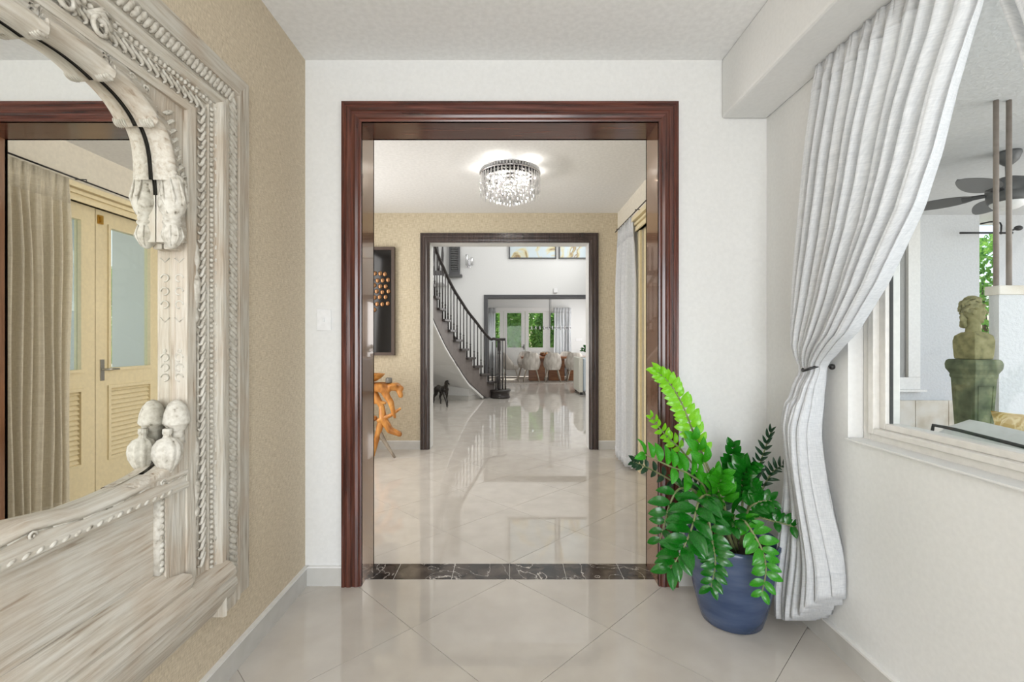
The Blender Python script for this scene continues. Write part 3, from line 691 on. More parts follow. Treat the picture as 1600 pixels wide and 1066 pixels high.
while YC-.64+k*.028 < YC+.64:
    y = YC-.64+k*.028; b.ell((-.969, y, .8185), (.004, .0105, .0045), 7, 4, Matrix.Rotation(.5, 3, 'X')); k += 1
tag(b.build('apron_carving', 'wash_g', mir, True), kind='stuff')
MB().box(-1.03, -1.001, YC-.62, YC+.62, .585, .803).build('apron_panel', 'wash_y', mir)
for s in (1, -1):
    a_, b_ = sorted((YC+s*.62, YC+s*.702)); MB().box(-1.02, -.9805, a_, b_, .50, .850).build('apron_stile', 'wash_z', mir, bevel=.003)
    m = MB(); a_, b_ = sorted((YC+s*.600, YC+s*.622)); m.box(-1.01, -.985, a_, b_, .59, .802)
    for j in range(12): m.ell((-.985, YC+s*.611, .602+.0175*j), (.006, .009, .008), 7, 5)
    tag(m.build('panel_edge_carving', 'wash_g', mir, True), kind='stuff')
def band(nm, prof, hw):
    MB().grid([[(x, YC-hw-e, z) for x, z, e in prof], [(x, YC+hw+e, z) for x, z, e in prof]]).build(nm, 'wash_y', mir)
band('sloping_moulding', [(-1.0, .590, -.08), (-.988, .586, -.08), (-.978, .572, -.08), (-.974, .558, -.02), (-.962, .545, .0), (-.956, .52, .0), (-.962, .505, .0), (-.952, .498, .0)], .70)
band('base_moulding', [(-.99, .51, .0), (-.952, .498, .0), (-.946, .470, .02), (-.950, .445, .03), (-.965, .432, .04), (-.960, .42, .05), (-.968, .385, .07), (-.99, .345, .08), (-1.015, .31, .09), (-1.045, .30, .10)], .88)
# ================================================================ FOYER OBJECTS
# ---- generic pleated curtain hanging along Y (axis 'y') or X
def pleat(ph, pinch):      # fold profile -1..1; pinch 0..1 blends into triple-pinch heading
    a = math.sin(ph)+.28*math.sin(2.3*ph+1)
    q = math.sin(ph); p = (math.cos(ph*5)*.5+.5)*(1 if q > .35 else 0)-.25
    return a*(1-pinch)+p*pinch
def hang(name, label, axis, p0, p1, c, z0, z1, folds, amp, mat, group=None, seed=0, out=-1, spread=1.0):
    rnd = random.Random(seed); rows = []; n = folds*14; m = 26
    for j in range(m+1):
        v = j/m; z = z1+(z0-z1)*v; pin = max(0, 1-v*11); row = []
        for i in range(n+1):
            u = i/n; ph = u*folds*2*PI+.35*math.sin(3*v+u*4); al = p0+(p1-p0)*(.5+(u-.5)*(1+(spread-1)*v))+.008*math.sin(7*v+9*u)
            dd = c+out*amp*(.35+.65*min(1, v*4))*pleat(ph, pin)
            row.append((dd, al, z) if axis == 'y' else (al, dd, z))
        rows.append(row)
    r = thing(name, ((c, (p0+p1)/2, z0) if axis == 'y' else ((p0+p1)/2, c, z0)), label, 'curtain', group)
    o = MB().grid(rows).build('curtain_cloth', mat, r, True)
    so = o.modifiers.new('thick', 'SOLIDIFY'); so.thickness = .002
    tp = [(p[0], p[1], p[2]+.0) for p in rows[0]]; 
    q = MB().grid([[(p[0], p[1], p[2]+.001) for p in rows[0]], [(p[0], p[1], p[2]) for p in rows[2]]]).build('pleated_heading', mat, r, True)
    so = q.modifiers.new('thick', 'SOLIDIFY'); so.thickness = .006; so.offset = 0
    hm = MB().grid([[p for p in rows[-2]], [p for p in rows[-1]]]).build('bottom_hem', mat, r, True)
    so = hm.modifiers.new('thick', 'SOLIDIFY'); so.thickness = .007; so.offset = 0
    return r
# ---- the two tied-back curtains of the foyer window
def tied(name, label, mirror):
    YT = [(.05, 1.80), (.35, 1.80), (.6, 1.828), (.86, 1.865), (1.02, 1.874), (1.13, 1.862), (1.16, 1.85), (1.28, 1.667), (1.446, 1.526), (1.658, 1.386), (1.80, 1.33), (1.967, 1.287), (2.153, 1.226), (2.385, 1.20)][::1]
    YL = [(.05, 2.03), (.6, 2.01), (.95, 1.985), (1.13, 1.965), (1.3, 1.985), (1.7, 1.97), (2.1, 1.94), (2.385, 1.925)]
    XC = [(.05, 1.232), (.6, 1.22), (.9, 1.215), (1.06, 1.235), (1.13, 1.25), (1.25, 1.225), (1.6, 1.235), (2.1, 1.25), (2.385, 1.27)]
    AM = [(.05, .062), (.5, .058), (.9, .048), (1.08, .032), (1.13, .022), (1.2, .032), (1.5, .038), (2.0, .029), (2.28, .018), (2.385, .014)]
    F = 11; n = F*16; m = 90; rows = []; ztie = 1.13
    for j in range(m+1):
        v = j/m; row = []
        for i in range(n+1):
            u = i/n; hem = .055+.20*u**2.2; z = 2.383+(hem-2.383)*v
            yl = lerp_tab(YL, z); yr = lerp_tab(YT, z); pin = max(0, 1-(2.383-z)/.085)
            uu = u**(1+.25*math.exp(-((z-1.13)/.25)**2))
            ph = u*F*2*PI+.5*math.sin(2*z+u*5); y = yl+(yr-yl)*uu
            x = lerp_tab(XC, z)-lerp_tab(AM, z)*pleat(ph, pin)-(.018*math.sin(6.5*z+u*3) if z < 1.0 else 0)-(.0 if mirror else .02)*u*max(0, math.sin((z-1.13)/1.25*PI))*(z > 1.13)
            x = min(x, 1.306)
            z2 = z-.03*math.sin(u*PI)*math.exp(-((z-1.35)/.2)**2)
            if mirror: y = 2.42-y
            row.append((x, y, z2))
        rows.append(row)
    cy = 1.93 if not mirror else .495
    r = thing(name, (1.24, cy, .05), label, 'curtain', None)
    o = MB().grid(rows).build('curtain_cloth', 'linen', r, True); so = o.modifiers.new('thick', 'SOLIDIFY'); so.thickness = .0015
    q = MB().grid(rows[:5]).build('pleated_heading', 'linen', r, True); so = q.modifiers.new('thick', 'SOLIDIFY'); so.thickness = .007; so.offset = 0
    q = MB().grid(rows[-5:]).build('bottom_hem', 'linen', r, True); so = q.modifiers.new('thick', 'SOLIDIFY'); so.thickness = .004; so.offset = 0
    b = MB(); y = 1.90 if not mirror else .525; s = 1 if not mirror else -1
    b.tube(smoothpath([(1.315, y-.02*s, 1.150), (1.25, y-.035*s, 1.150), (1.205, y-.035*s, 1.138), (1.198, y-.005*s, 1.128), (1.21, y+.015*s, 1.134)], 16), .0055, 8)
    b.ell((1.306, y-.02*s, 1.145), .012, 10, 6)
    tag(b.build('tieback', 'black', r, True), 'black tieback hook')
    return r
tied('window_curtain', 'white sheer curtain tied back to the wall beside the potted plant', False)
tied('window_curtain', 'sliver of white sheer curtain at the top right corner of the window', True)

# ---- switch plate and socket on the white front wall
sp_ = thing('light_switch', (-.952, 2.375, 1.30), 'white light switch plate on white wall left of the dark door casing', 'switch')
MB().box(-.989, -.916, 2.368, 2.3745, 1.303, 1.413).build('switch_plate', 'white', sp_, bevel=.002)
MB().box(-.957, -.948, 2.360, 2.368, 1.348, 1.368).build('toggle', 'white', sp_, bevel=.001)
so_ = thing('wall_socket', (.885, 2.375, .70), 'small white socket on the white wall behind the bright green plant stem', 'socket')
MB().box(.862, .902, 2.368, 2.3745, .70, .815).build('socket_plate', 'white', so_, bevel=.002)
MB().box(.876, .888, 2.365, 2.368, .73, .755).box(.876, .888, 2.365, 2.368, .765, .79).build('socket_face', 'dish', so_)

# ================================================================ POTTED ZZ PLANT
PX, PY = .998, 2.09
pl = thing('potted_plant', (PX, PY, 0), 'arching glossy green plant in a blue grey glazed pot beside the doorway', 'plant')
b = MB(); b.lathe([(.05, 0), (.118, 0), (.128, .006), (.142, .05), (.162, .13), (.180, .22), (.190, .30), (.194, .345), (.197, .352), (.197, .368), (.190, .372), (.183, .366), (.178, .33), (.17, .30), (.02, .30)], (PX, PY, 0), 56)
b.build('glazed_pot', 'pot', pl, True)
MB().lathe([(.17, .30), (.172, .325), (.12, .332), (.02, .335)], (PX, PY, 0), 28).build('soil', 'soil', pl, True)
def leafmesh(seed, slim=1.0):
    """leaflet of unit length along +Y, normal +Z, folded on the midrib"""
    rnd = random.Random(seed); v = []; f = []; m = 9
    for i in range(m+1):
        t = i/m; wd = .25*slim*math.sin(PI*min(1, t*.985+.01)**.85)**.72*(1 if t < .99 else .05); zc = .10*math.sin(t*PI*.9)-.12*t*t
        for k in (-1, -.5, 0, .5, 1): v.append((k*wd, t, zc+.055*abs(k)**1.5*math.sin(t*PI)-(.02 if k == 0 else 0)))
    for i in range(m):
        for k in range(4): f.append((i*5+k, i*5+k+1, (i+1)*5+k+1, (i+1)*5+k))
    return v, f
LM = {}
for mi in range(4):
    for sd, sl in ((0, 1.0), (1, 1.15), (2, .55)):
        me = bpy.data.meshes.new('leaf'); v, f = leafmesh(sd, sl); me.from_pydata(v, [], f); me.materials.append(MT['leaf%d' % mi])
        me.polygons.foreach_set('use_smooth', [True]*len(me.polygons)); LM[mi, sd] = me
def at(px, py, Y): return Vector(((px-797)*Y/724, Y, 1.25-(py-533)*Y/724))
leafn = 0
def stem(pts, n, size, mi, t0=.25, roll=0, shape=0, ang=60, tipdense=True, sr=.0065, seed=0, lift=.25, one=0):
    global leafn
    rnd = random.Random(seed*31+n); P = [Vector(p) if isinstance(p, Vector) else at(*p) for p in pts]; path = smoothpath(P, 24)
    so = MB().tube(path, [sr*(1-.62*i/24) for i in range(25)], 7).build('stem', 'stem', pl, True)
    org = Vector(WO[pl.name])
    for k in range(n):
        q = k//2; side = 1 if k % 2 else -1
        if one and side != one and rnd.random() < .8: continue
        t = t0+(1-t0)*((q+.5)/((n+1)//2))**.92; s = t*24; i = min(int(s), 23); p = path[i].lerp(path[i+1], s-i); T = (path[i+1]-path[i]).normalized()
        view = (Vector((0, 0, 1.25))-p).normalized(); view = (view+Vector((0, 0, .55))).normalized()
        S = T.cross(view).normalized(); Nn = S.cross(T).normalized()
        if Nn.dot(view) < 0: Nn = -Nn
        rr = roll+rnd.uniform(-.25, .25); S2 = (S*math.cos(rr)+Nn*math.sin(rr)*side).normalized()
        a = math.radians(ang+rnd.uniform(-9, 9))*(1-.45*max(0, t-.8)/.2)
        d = (T*math.cos(a)+S2*side*math.sin(a)+Nn*lift*rnd.uniform(.5, 1.2)).normalized()
        nn = (Nn+S2*side*rnd.uniform(-.1, .5)+Vector((rnd.uniform(-.15, .15), rnd.uniform(-.15, .15), .25))); nn = (nn-d*nn.dot(d)).normalized(); xx = d.cross(nn).normalized()
        L = size*(1-.38*abs(t-.55)/.55)*rnd.uniform(.88, 1.1)
        R = Matrix((xx, d, nn)).transposed()
        end = p+d*L
        if end.y > 2.36: L *= max(.3, (2.355-p.y)/max(.01, end.y-p.y))
        o = bpy.data.objects.new('leaf', LM[mi, shape]); C.objects.link(o); o.parent = so
        o.matrix_local = Matrix.Translation(p-org) @ R.to_4x4() @ Matrix.Scale(L, 4); leafn += 1
B0 = Vector((PX-.03, PY, .33))
def b0(dx, dy): return Vector((PX+dx, PY+dy, .33))
stem([b0(-.05, -.02), (1128, 780, 2.05), (1108, 735, 2.02), (1085, 680, 2.0), (1066, 632, 1.98), (1045, 598, 1.97), (1022, 578, 1.97)], 34, .066, 0, .40, seed=1, ang=62, lift=.1, shape=1)
stem([b0(-.05, -.02), (1122, 790, 2.02), (1100, 725, 1.98), (1082, 680, 1.97)], 8, .10, 1, .45, seed=51, ang=30, lift=.3)
stem([b0(-.06, .02), (1112, 770, 2.12), (1070, 710, 2.14), (1040, 680, 2.15), (1015, 650, 2.15)], 18, .052, 0, .45, seed=2, ang=55)
stem([b0(-.06, -.03), (1105, 770, 2.0), (1078, 742, 1.95), (1045, 728, 1.92), (1003, 708, 1.90)], 22, .092, 1, .2, seed=3, ang=72, one=1, lift=.15, shape=0)
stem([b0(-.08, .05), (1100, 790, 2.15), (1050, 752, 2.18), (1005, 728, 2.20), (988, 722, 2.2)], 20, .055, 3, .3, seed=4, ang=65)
stem([b0(-.05, -.05), (1118, 785, 1.95), (1095, 778, 1.86), (1082, 822, 1.80), (1066, 860, 1.78), (1045, 893, 1.77)], 22, .108, 2, .22, seed=5, ang=62, lift=.35)
stem([b0(-.08, -.02), (1092, 775, 1.98), (1062, 764, 1.92), (1046, 790, 1.90), (1038, 820, 1.90), (1030, 848, 1.9)], 14, .085, 2, .3, seed=6, ang=70)
stem([b0(-.02, -.08), (1124, 800, 1.88), (1108, 800, 1.82), (1112, 840, 1.78), (1118, 880, 1.77), (1110, 922, 1.77)], 26, .076, 2, .25, seed=7, ang=72, lift=.3)
stem([b0(.03, -.08), (1158, 812, 1.88), (1172, 826, 1.83), (1190, 858, 1.80), (1197, 890, 1.80), (1190, 930, 1.80)], 22, .072, 1, .15, seed=8, ang=68, lift=.3)
stem([b0(0, .02), (1146, 780, 2.1), (1142, 740, 2.12), (1147, 695, 2.12)], 14, .085, 2, .45, seed=9, ang=50, roll=.6, shape=1)
stem([b0(.02, 0), (1160, 790, 2.05), (1160, 750, 2.03), (1175, 728, 2.0)], 16, .105, 2, .35, seed=10, ang=60, roll=.5, shape=1)
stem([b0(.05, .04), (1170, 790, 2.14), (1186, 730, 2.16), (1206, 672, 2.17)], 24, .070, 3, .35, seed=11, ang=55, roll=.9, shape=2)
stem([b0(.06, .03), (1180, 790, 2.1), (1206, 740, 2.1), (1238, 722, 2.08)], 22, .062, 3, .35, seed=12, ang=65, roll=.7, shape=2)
stem([b0(.06, -.04), (1178, 812, 2.0), (1210, 815, 1.95), (1250, 826, 1.90)], 22, .062, 2, .2, seed=13, ang=80, one=-1, shape=1)
stem([b0(.03, -.02), (1168, 800, 2.0), (1186, 785, 1.97), (1208, 783, 1.95)], 12, .07, 2, .25, seed=14, ang=70, shape=1)
stem([b0(-.02, -.02), (1132, 790, 2.0), (1122, 765, 1.98), (1130, 742, 1.97)], 14, .092, 1, .35, seed=15, ang=60, roll=.4, shape=1)
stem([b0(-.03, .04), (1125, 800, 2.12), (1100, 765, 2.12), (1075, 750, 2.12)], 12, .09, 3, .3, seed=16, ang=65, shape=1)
stem([b0(0, -.06), (1140, 812, 1.93), (1148, 806, 1.88), (1142, 828, 1.84)], 10, .085, 2, .3, seed=17, ang=65, shape=1)
# ================================================================ HALL
# ---- crystal flush-mount chandelier
CX, CY_, CZ = .0, 3.93, 2.73
ch = thing('crystal_chandelier', (CX, CY_, 2.38), 'round crystal flush mount chandelier on the hall ceiling', 'chandelier')
b = MB(); b.lathe([(.02, CZ-.001), (.17, CZ-.001), (.17, CZ-.018), (.02, CZ-.02)], (CX, CY_, 0), 32); b.build('ceiling_plate', 'chrome', ch, True)
for z0, z1, nm in ((2.688, 2.694, 'upper_ring'), (2.655, 2.661, 'lower_ring')):
    MB().lathe([(.245, z0), (.254, z0), (.254, z1), (.245, z1), (.245, z0)], (CX, CY_, 0), 48).build(nm, 'chrome', ch, True)
for k in range(4):
    a = k*PI/2+.4; MB().tube([(CX+.05*math.cos(a), CY_+.05*math.sin(a), 2.715), (CX+.25*math.cos(a), CY_+.25*math.sin(a), 2.692)], .004, 6).build('arm', 'chrome', ch, True)
me0 = None
def drop(nm, p, L, r, parent):
    global me0
    if me0 is None:
        me0 = bpy.data.meshes.new('crystal'); t = MB().lathe([(.2, 1), (1, .85), (1, .25), (.05, 0)], (0, 0, 0), 6); me0.from_pydata(t.v, [], t.f); me0.materials.append(MT['crystal'])
    o = bpy.data.objects.new(nm, me0); C.objects.link(o); o.parent = parent; o.location = Vector(p)-Vector(WO[parent.name]); o.scale = (r, r, L); return o
bb = MB()
for k in range(60):
    a = 2*PI*k/60; bb.box(CX+.25*math.cos(a)-.009, CX+.25*math.cos(a)+.009, CY_+.25*math.sin(a)-.009, CY_+.25*math.sin(a)+.009, 2.662, 2.687)
tag(bb.build('ring_crystals', 'crystal', ch), kind='stuff')
for k in range(48):
    a = 2*PI*k/48; L = .15 if k % 2 else .19; drop('crystal_drop', (CX+.25*math.cos(a), CY_+.25*math.sin(a), 2.655-L), L, .0075, ch)
for r_, n_, z_ in ((.20, 28, 2.46), (.15, 22, 2.44), (.10, 14, 2.42), (.05, 8, 2.40)):
    for k in range(n_):
        a = 2*PI*(k+.5*(n_ % 3))/n_; L = .085 if k % 2 else .06; drop('crystal_drop', (CX+r_*math.cos(a), CY_+r_*math.sin(a), z_), L, .008, ch)
    bs = MB()
    for k in range(n_*3):
        a = 2*PI*k/(n_*3)
        for j in range(5): bs.ell((CX+r_*math.cos(a+j*.1), CY_+r_*math.sin(a+j*.1), z_+.095+j*.034), (.008, .008, .011), 5, 3)
    tag(bs.build('crystal_strands', 'crystal', ch), kind='stuff')
for k in range(5):
    a = 2*PI*k/5+.5; p = (CX+.12*math.cos(a), CY_+.12*math.sin(a), 2.655)
    MB().ell(p, (.012, .012, .022), 8, 6).build('bulb', 'bulb', ch, True)
    point('chandelier_bulb_light', (CX+.12*math.cos(a), CY_+.12*math.sin(a), 2.62), 4, .012, (1, .95, .88))
    point('chandelier_rim_light', (CX+.222*math.cos(a), CY_+.222*math.sin(a), 2.701), 1.5, .008, (1, .96, .9))  # added lights without bulbs, for the glow on the ceiling

# ---- glossy dark wall panel; bronze discs stand in for reflections in its glass
pn = thing('wall_art_panel', (-1.75, 5.35, 1.09), 'dark glossy wall panel with bronze discs hanging above the root wood console', 'wall art')
f = MB(); xa, xb, za, zb_ = -2.12, -1.325, 1.085, 2.33
for q in ((xa, xa+.035, za, zb_), (xb-.035, xb, za, zb_), (xa+.035, xb-.035, za, za+.035), (xa+.035, xb-.035, zb_-.035, zb_)): f.box(q[0], q[1], 5.305, 5.3545, q[2], q[3])
f.build('frame', 'artframe', pn)
MB().box(xa+.035, xb-.035, 5.33, 5.3545, za+.035, zb_-.035).build('glossy_panel', 'darkglass', pn)
rnd = random.Random(5)
for k in range(26):
    x = -1.60+(k % 4)*.062+(.03 if (k//4) % 2 else 0)+rnd.uniform(-.006, .006); z = 2.02-(k//4)*.068+rnd.uniform(-.008, .008)
    MB().ell((x-.02, 5.328, z), (.027, .009, .027), 12, 6).build('disc', 'discbronze', pn, True)

# ---- console of teak roots
rt = thing('root_console_table', (-1.62, 5.0, 0), 'orange brown tree root console table against the woven hall wall', 'console table')
b = MB(); rnd = random.Random(11)
for a, c, r0, r1 in (((-2.1, 5.05, .765), (-1.32, 5.0, .76), .045, .05), ((-2.0, 4.95, .75), (-1.30, 5.05, .745), .04, .045), ((-1.42, 4.93, .765), (-1.17, 4.98, .74), .04, .032),
                    ((-1.20, 4.98, .74), (-1.17, 4.96, .665), .032, .03), ((-1.55, 4.92, .76), (-1.3, 4.93, .72), .035, .03), ((-1.36, 4.95, .73), (-1.27, 4.93, .60), .04, .034), ((-1.27, 4.93, .60), (-1.225, 4.92, .44), .036, .018)):
    cap(b, a, c, r0, r1, 10)
for k in range(9): b.ell((-2.05+k*.1, 5.0+.03*math.sin(k*2), .775), (.075, .10, .028), 10, 6)
blob(b, 'root_top', 'teak', rt, .012, 3)
def root(nm, pts, mat):
    b = MB()
    for (p, r0), (q, r1) in zip(pts, pts[1:]): cap(b, p, q, r0, r1, 9)
    blob(b, nm, mat, rt, .010, 3)
root('root_branch', [((-1.50, 5.0, .74), .05), ((-1.38, 4.98, .55), .032), ((-1.36, 4.96, .42), .045), ((-1.28, 4.94, .30), .04), ((-1.18, 4.95, .255), .03)], 'teak')
root('root_branch', [((-1.40, 4.95, .40), .03), ((-1.27, 4.94, .46), .022), ((-1.17, 4.93, .53), .016)], 'teak')
root('root_branch', [((-1.55, 5.0, .72), .035), ((-1.46, 4.98, .60), .03), ((-1.34, 4.97, .585), .018)], 'teak')
root('root_leg', [((-1.38, 4.97, .40), .042), ((-1.42, 4.95, .22), .032), ((-1.47, 4.93, .01), .026)], 'teak')
root('root_leg', [((-1.42, 4.97, .30), .034), ((-1.33, 4.95, .16), .022), ((-1.235, 4.95, .01), .016)], 'driftwood')
root('root_leg', [((-1.95, 5.02, .74), .05), ((-1.88, 5.0, .40), .05), ((-2.0, 4.98, .01), .035)], 'teak')
root('root_leg', [((-1.88, 5.0, .45), .04), ((-1.72, 4.97, .22), .03), ((-1.66, 4.95, .01), .022)], 'driftwood')
root('root_branch', [((-1.88, 5.0, .50), .04), ((-1.65, 4.98, .40), .035), ((-1.45, 4.97, .42), .03)], 'teak')
bw = MB().lathe([(.03, .802), (.06, .806), (.11, .835), (.15, .875), (.155, .885), (.145, .885), (.10, .85), (.03, .83)], (-1.50, 4.97, .012), 28).build('wooden_bowl', 'teak', None, True); tag(bw, 'orange brown wooden bowl standing on the root console table', 'bowl')
ds = MB(); ds.lathe([(-.03+.0, 0), (.032, 0), (.036, .015), (.034, .05), (.028, .055), (.02, .05)], (-1.30, 4.97, .80), 18); ds = ds.build('small_dish', 'dish', None, True); tag(ds, 'small grey pot beside the wooden bowl on the console table', 'pot')

# ---- hall curtains
hang('hall_curtain', 'white curtain hanging beside the second doorway in the hall', 'y', 4.98, 4.42, 1.165, .03, 2.44, 6, .042, 'linen', seed=3)
hang('hall_curtain', 'beige pleated linen curtain seen in the mirror beside the cream doors', 'y', 3.33, 2.78, 1.13, .03, 2.42, 8, .038, 'beige_linen', seed=4, spread=.9)
tr = thing('curtain_track', (1.16, 3.9, 2.43), 'thin dark curtain track on hooks along the hall wall', 'curtain track')
MB().tube([(1.16, 2.66, 2.45), (1.16, 5.1, 2.45)], .006, 6).build('rail', 'black', tr, True)
for y in (2.7, 3.5, 4.3, 5.05): MB().tube([(1.243, y, 2.47), (1.16, y, 2.47), (1.16, y, 2.45)], .004, 5).build('hook', 'black', tr, True)

# ================================================================ PATIO OBJECTS
# ---- herm bust on tapering pedestal
pd = thing('pedestal', (2.42, 2.42, -.03), 'mossy green tapering square pedestal under the stone bust on the patio', 'pedestal')
ang = math.radians(4); R2 = Matrix.Rotation(ang, 3, 'Z'); PC = Vector((2.42, 2.42, 0))
def sq(mb, prof):   # prof (half width, z)
    v = []; n = len(prof)
    for h, z in prof:
        for sx, sy in ((-1, -1), (1, -1), (1, 1), (-1, 1)): v.append(PC+R2@Vector((sx*h, sy*h, 0))+Vector((0, 0, z)))
    f = [(3, 2, 1, 0), tuple(range(4*n-4, 4*n))]
    for i in range(n-1):
        for k in range(4): f.append((i*4+k, i*4+(k+1) % 4, (i+1)*4+(k+1) % 4, (i+1)*4+k))
    return mb.add(v, f)
sq(MB(), [(.085, -.03), (.085, .05), (.06, .07), (.040, .10), (.040, .50), (.062, 1.06)]).build('shaft', 'moss', pd, bevel=.003)
sq(MB(), [(.063, 1.055), (.066, 1.068), (.065, 1.078), (.070, 1.09), (.077, 1.105), (.079, 1.13), (.075, 1.148), (.068, 1.155)]).build('cap', 'moss', pd, bevel=.003)
for kk in range(4):
    fr = MB(); Rk = R2 @ Matrix.Rotation(kk*PI/2, 3, 'Z')
    for (a, za_, c, zc) in ((-.042, 1.02, .042, 1.02), (-.042, 1.02, -.026, .55), (.042, 1.02, .026, .55)):
        ha = .040+.022*(za_-.5)/.56; hc = .040+.022*(zc-.5)/.56
        fr.tube([PC+Rk@Vector((a, -ha, 0))+Vector((0, 0, za_)), PC+Rk@Vector((c, -hc, 0))+Vector((0, 0, zc))], .003, 5)
    fr.build('panel_moulding', 'moss', pd)
bu = thing('herm_bust', (2.42, 2.42, 1.155), 'mossy stone bust with curly hair standing on the green pedestal', 'sculpture')
b = MB()
b2 = MB(); sq(b2, [(.052, 1.156), (.055, 1.19), (.057, 1.25), (.052, 1.278), (.034, 1.296)]); b.add(b2.v, b2.f)
Rh = Matrix.Rotation(math.radians(-48), 3, 'Z')     # face direction +Y(local) turned to the right
HC = PC+Vector((.004, 0, 1.405))
def hp(x, y, z): return HC+Rh@Vector((x, y, z))
def he(c, r, mb=b): mb.ell(hp(*c), r, 14, 9, Rh)
# face looks towards -y local after flipping: use local +x' as face direction to the right/camera
FD = Matrix.Rotation(math.radians(-38), 3, 'Z')
def fp(f, s, u): return HC+FD@Vector((f*.84, s*.84, u))      # f forward, s sideways, u up
def fe(c, r): b.ell(fp(*c), (r[0]*.84, r[1]*.84, r[2]), 14, 9, FD)
cap(b, PC+Vector((0, 0, 1.28)), fp(-.005, 0, -.045), .034, .027, 14)
b.ell(PC+Vector((0, 0, 1.275)), (.047, .047, .028), 14, 8)
fe((-.008, 0, .012), (.054, .046, .056)); fe((.014, 0, -.018), (.036, .034, .045)); fe((.030, 0, -.052), (.015, .017, .012))
b.tube([fp(.040, 0, .016), fp(.056, 0, -.010), fp(.058, 0, -.016)], [.005, .0085, .006], 8)
fe((.044, 0, -.032), (.010, .013, .004)); fe((.042, 0, -.040), (.010, .012, .004)); fe((.040, 0, .028), (.014, .032, .010))
for s in (1, -1):
    fe((.036, s*.019, -.012), (.014, .011, .015)); fe((.041, s*.016, .010), (.005, .008, .0045)); fe((.040, s*.017, .020), (.006, .013, .004)); fe((-.004, s*.045, -.006), (.011, .006, .016))
blob(b, 'head_and_chest', 'bustmat', bu, .0027, 2)
b = MB(); rnd = random.Random(2)
for k in range(150):
    a = rnd.uniform(-PI, PI); e = rnd.uniform(-.55, 1.5); f_ = math.cos(a)*math.cos(e)
    if f_ > .45 and e < .55: continue
    if abs(a) < 1.2 and e < .25: continue
    p = fp(-.010+.056*f_, .049*math.sin(a)*math.cos(e), .018+.057*math.sin(e)); r = rnd.uniform(.0075, .0115)
    b.ell(p, (r, r, r*.8), 7, 5)
for k in range(14): b.ell(fp(-.05+rnd.uniform(-.008, .008), rnd.uniform(-.03, .03), -.02-rnd.uniform(0, .055)), (.012, .012, .016), 7, 5)
blob(b, 'curly_hair', 'bustmat', bu, .0028, 1)

# ---- outdoor sofa back just outside the window, with pillow
sf = thing('outdoor_sofa', (2.02, .9, -.03), 'pale grey outdoor sofa with dark piping standing outside the window', 'sofa')
y0, y1, x0, x1 = -.2, 1.826, 1.66, 1.86
back = []; n = 40
MB().box(1.68, 1.84, y0+.02, y1-.02, .35, .80).build('back_frame', 'sofa', sf, bevel=.03)
b = MB()
def topz(y): return .899+.022*max(0, min(1, (y-1.45)/.3))+.004*math.sin((y-y0)*5)
rows = []
for i in range(n+1):
    y = y0+(y1-y0)*i/n; e = 1 if 0 < i < n else .96; t = topz(y)*e
    rows.append([(x0+.01, y, .45), (x0, y, t-.05), (x0+.004, y, t-.008), (x0+.02, y, t+.004), ((x0+x1)/2, y, t+.03), (x1-.03, y, t), (x1, y, t-.06), (x1, y, .45)])
g = MB().grid(rows); m_ = len(rows[0]); g.f += [tuple(range(m_)), tuple(range(n*m_, (n+1)*m_))[::-1]]
g.build('back_cushion', 'sofa', sf, True)
MB().tube([(x0+.004, y1+.002, .47), (x0+.004, y1+.002, topz(y1)-.03)]+[(x0+.008, y0+(y1-y0)*i/n, topz(y0+(y1-y0)*i/n)) for i in range(n, -1, -1)], .006, 8).build('piping', 'piping', sf, True)
MB().box(1.86, 2.5, y0, y1, .12, .42).build('seat', 'sofa', sf, bevel=.04)
MB().box(1.865, 2.5, y0, y1, .42, .58).build('seat_cushion', 'sofa', sf, bevel=.05)
for px_, py_ in ((1.72, y0+.08), (1.72, y1-.08), (2.42, y0+.08), (2.42, y1-.08)): MB().box(px_-.025, px_+.025, py_-.025, py_+.025, -.03, .36 if px_ < 2 else .14).build('leg', 'fan', sf)
def pillow(c, w_, h_, d_, rotz, tilt, nm, label):
    rows = []; R = Matrix.Rotation(rotz, 3, 'Z') @ Matrix.Rotation(tilt, 3, 'X'); mb = MB()
    for s in (1, -1):
        rows = []
        for i in range(13):
            row = []
            for j in range(13):
                u = i/6-1; v = j/6-1; bul = max(0, (1-u**4)*(1-v**4))**.6
                row.append(Vector(c)+R@Vector((u*w_*(1-.06*(1-v*v)), s*d_*bul, v*h_*(1-.06*(1-u*u)))))
            rows.append(row)
        mb.grid(rows)
    o = mb.build(nm, 'gold_pillow', None, True, origin=c); tag(o, label, 'pillow'); return o
pillow((2.04, 1.69, .785), .19, .20, .08, math.radians(-25), math.radians(-18), 'throw_pillow', 'gold and cream patterned throw pillow on the outdoor sofa')

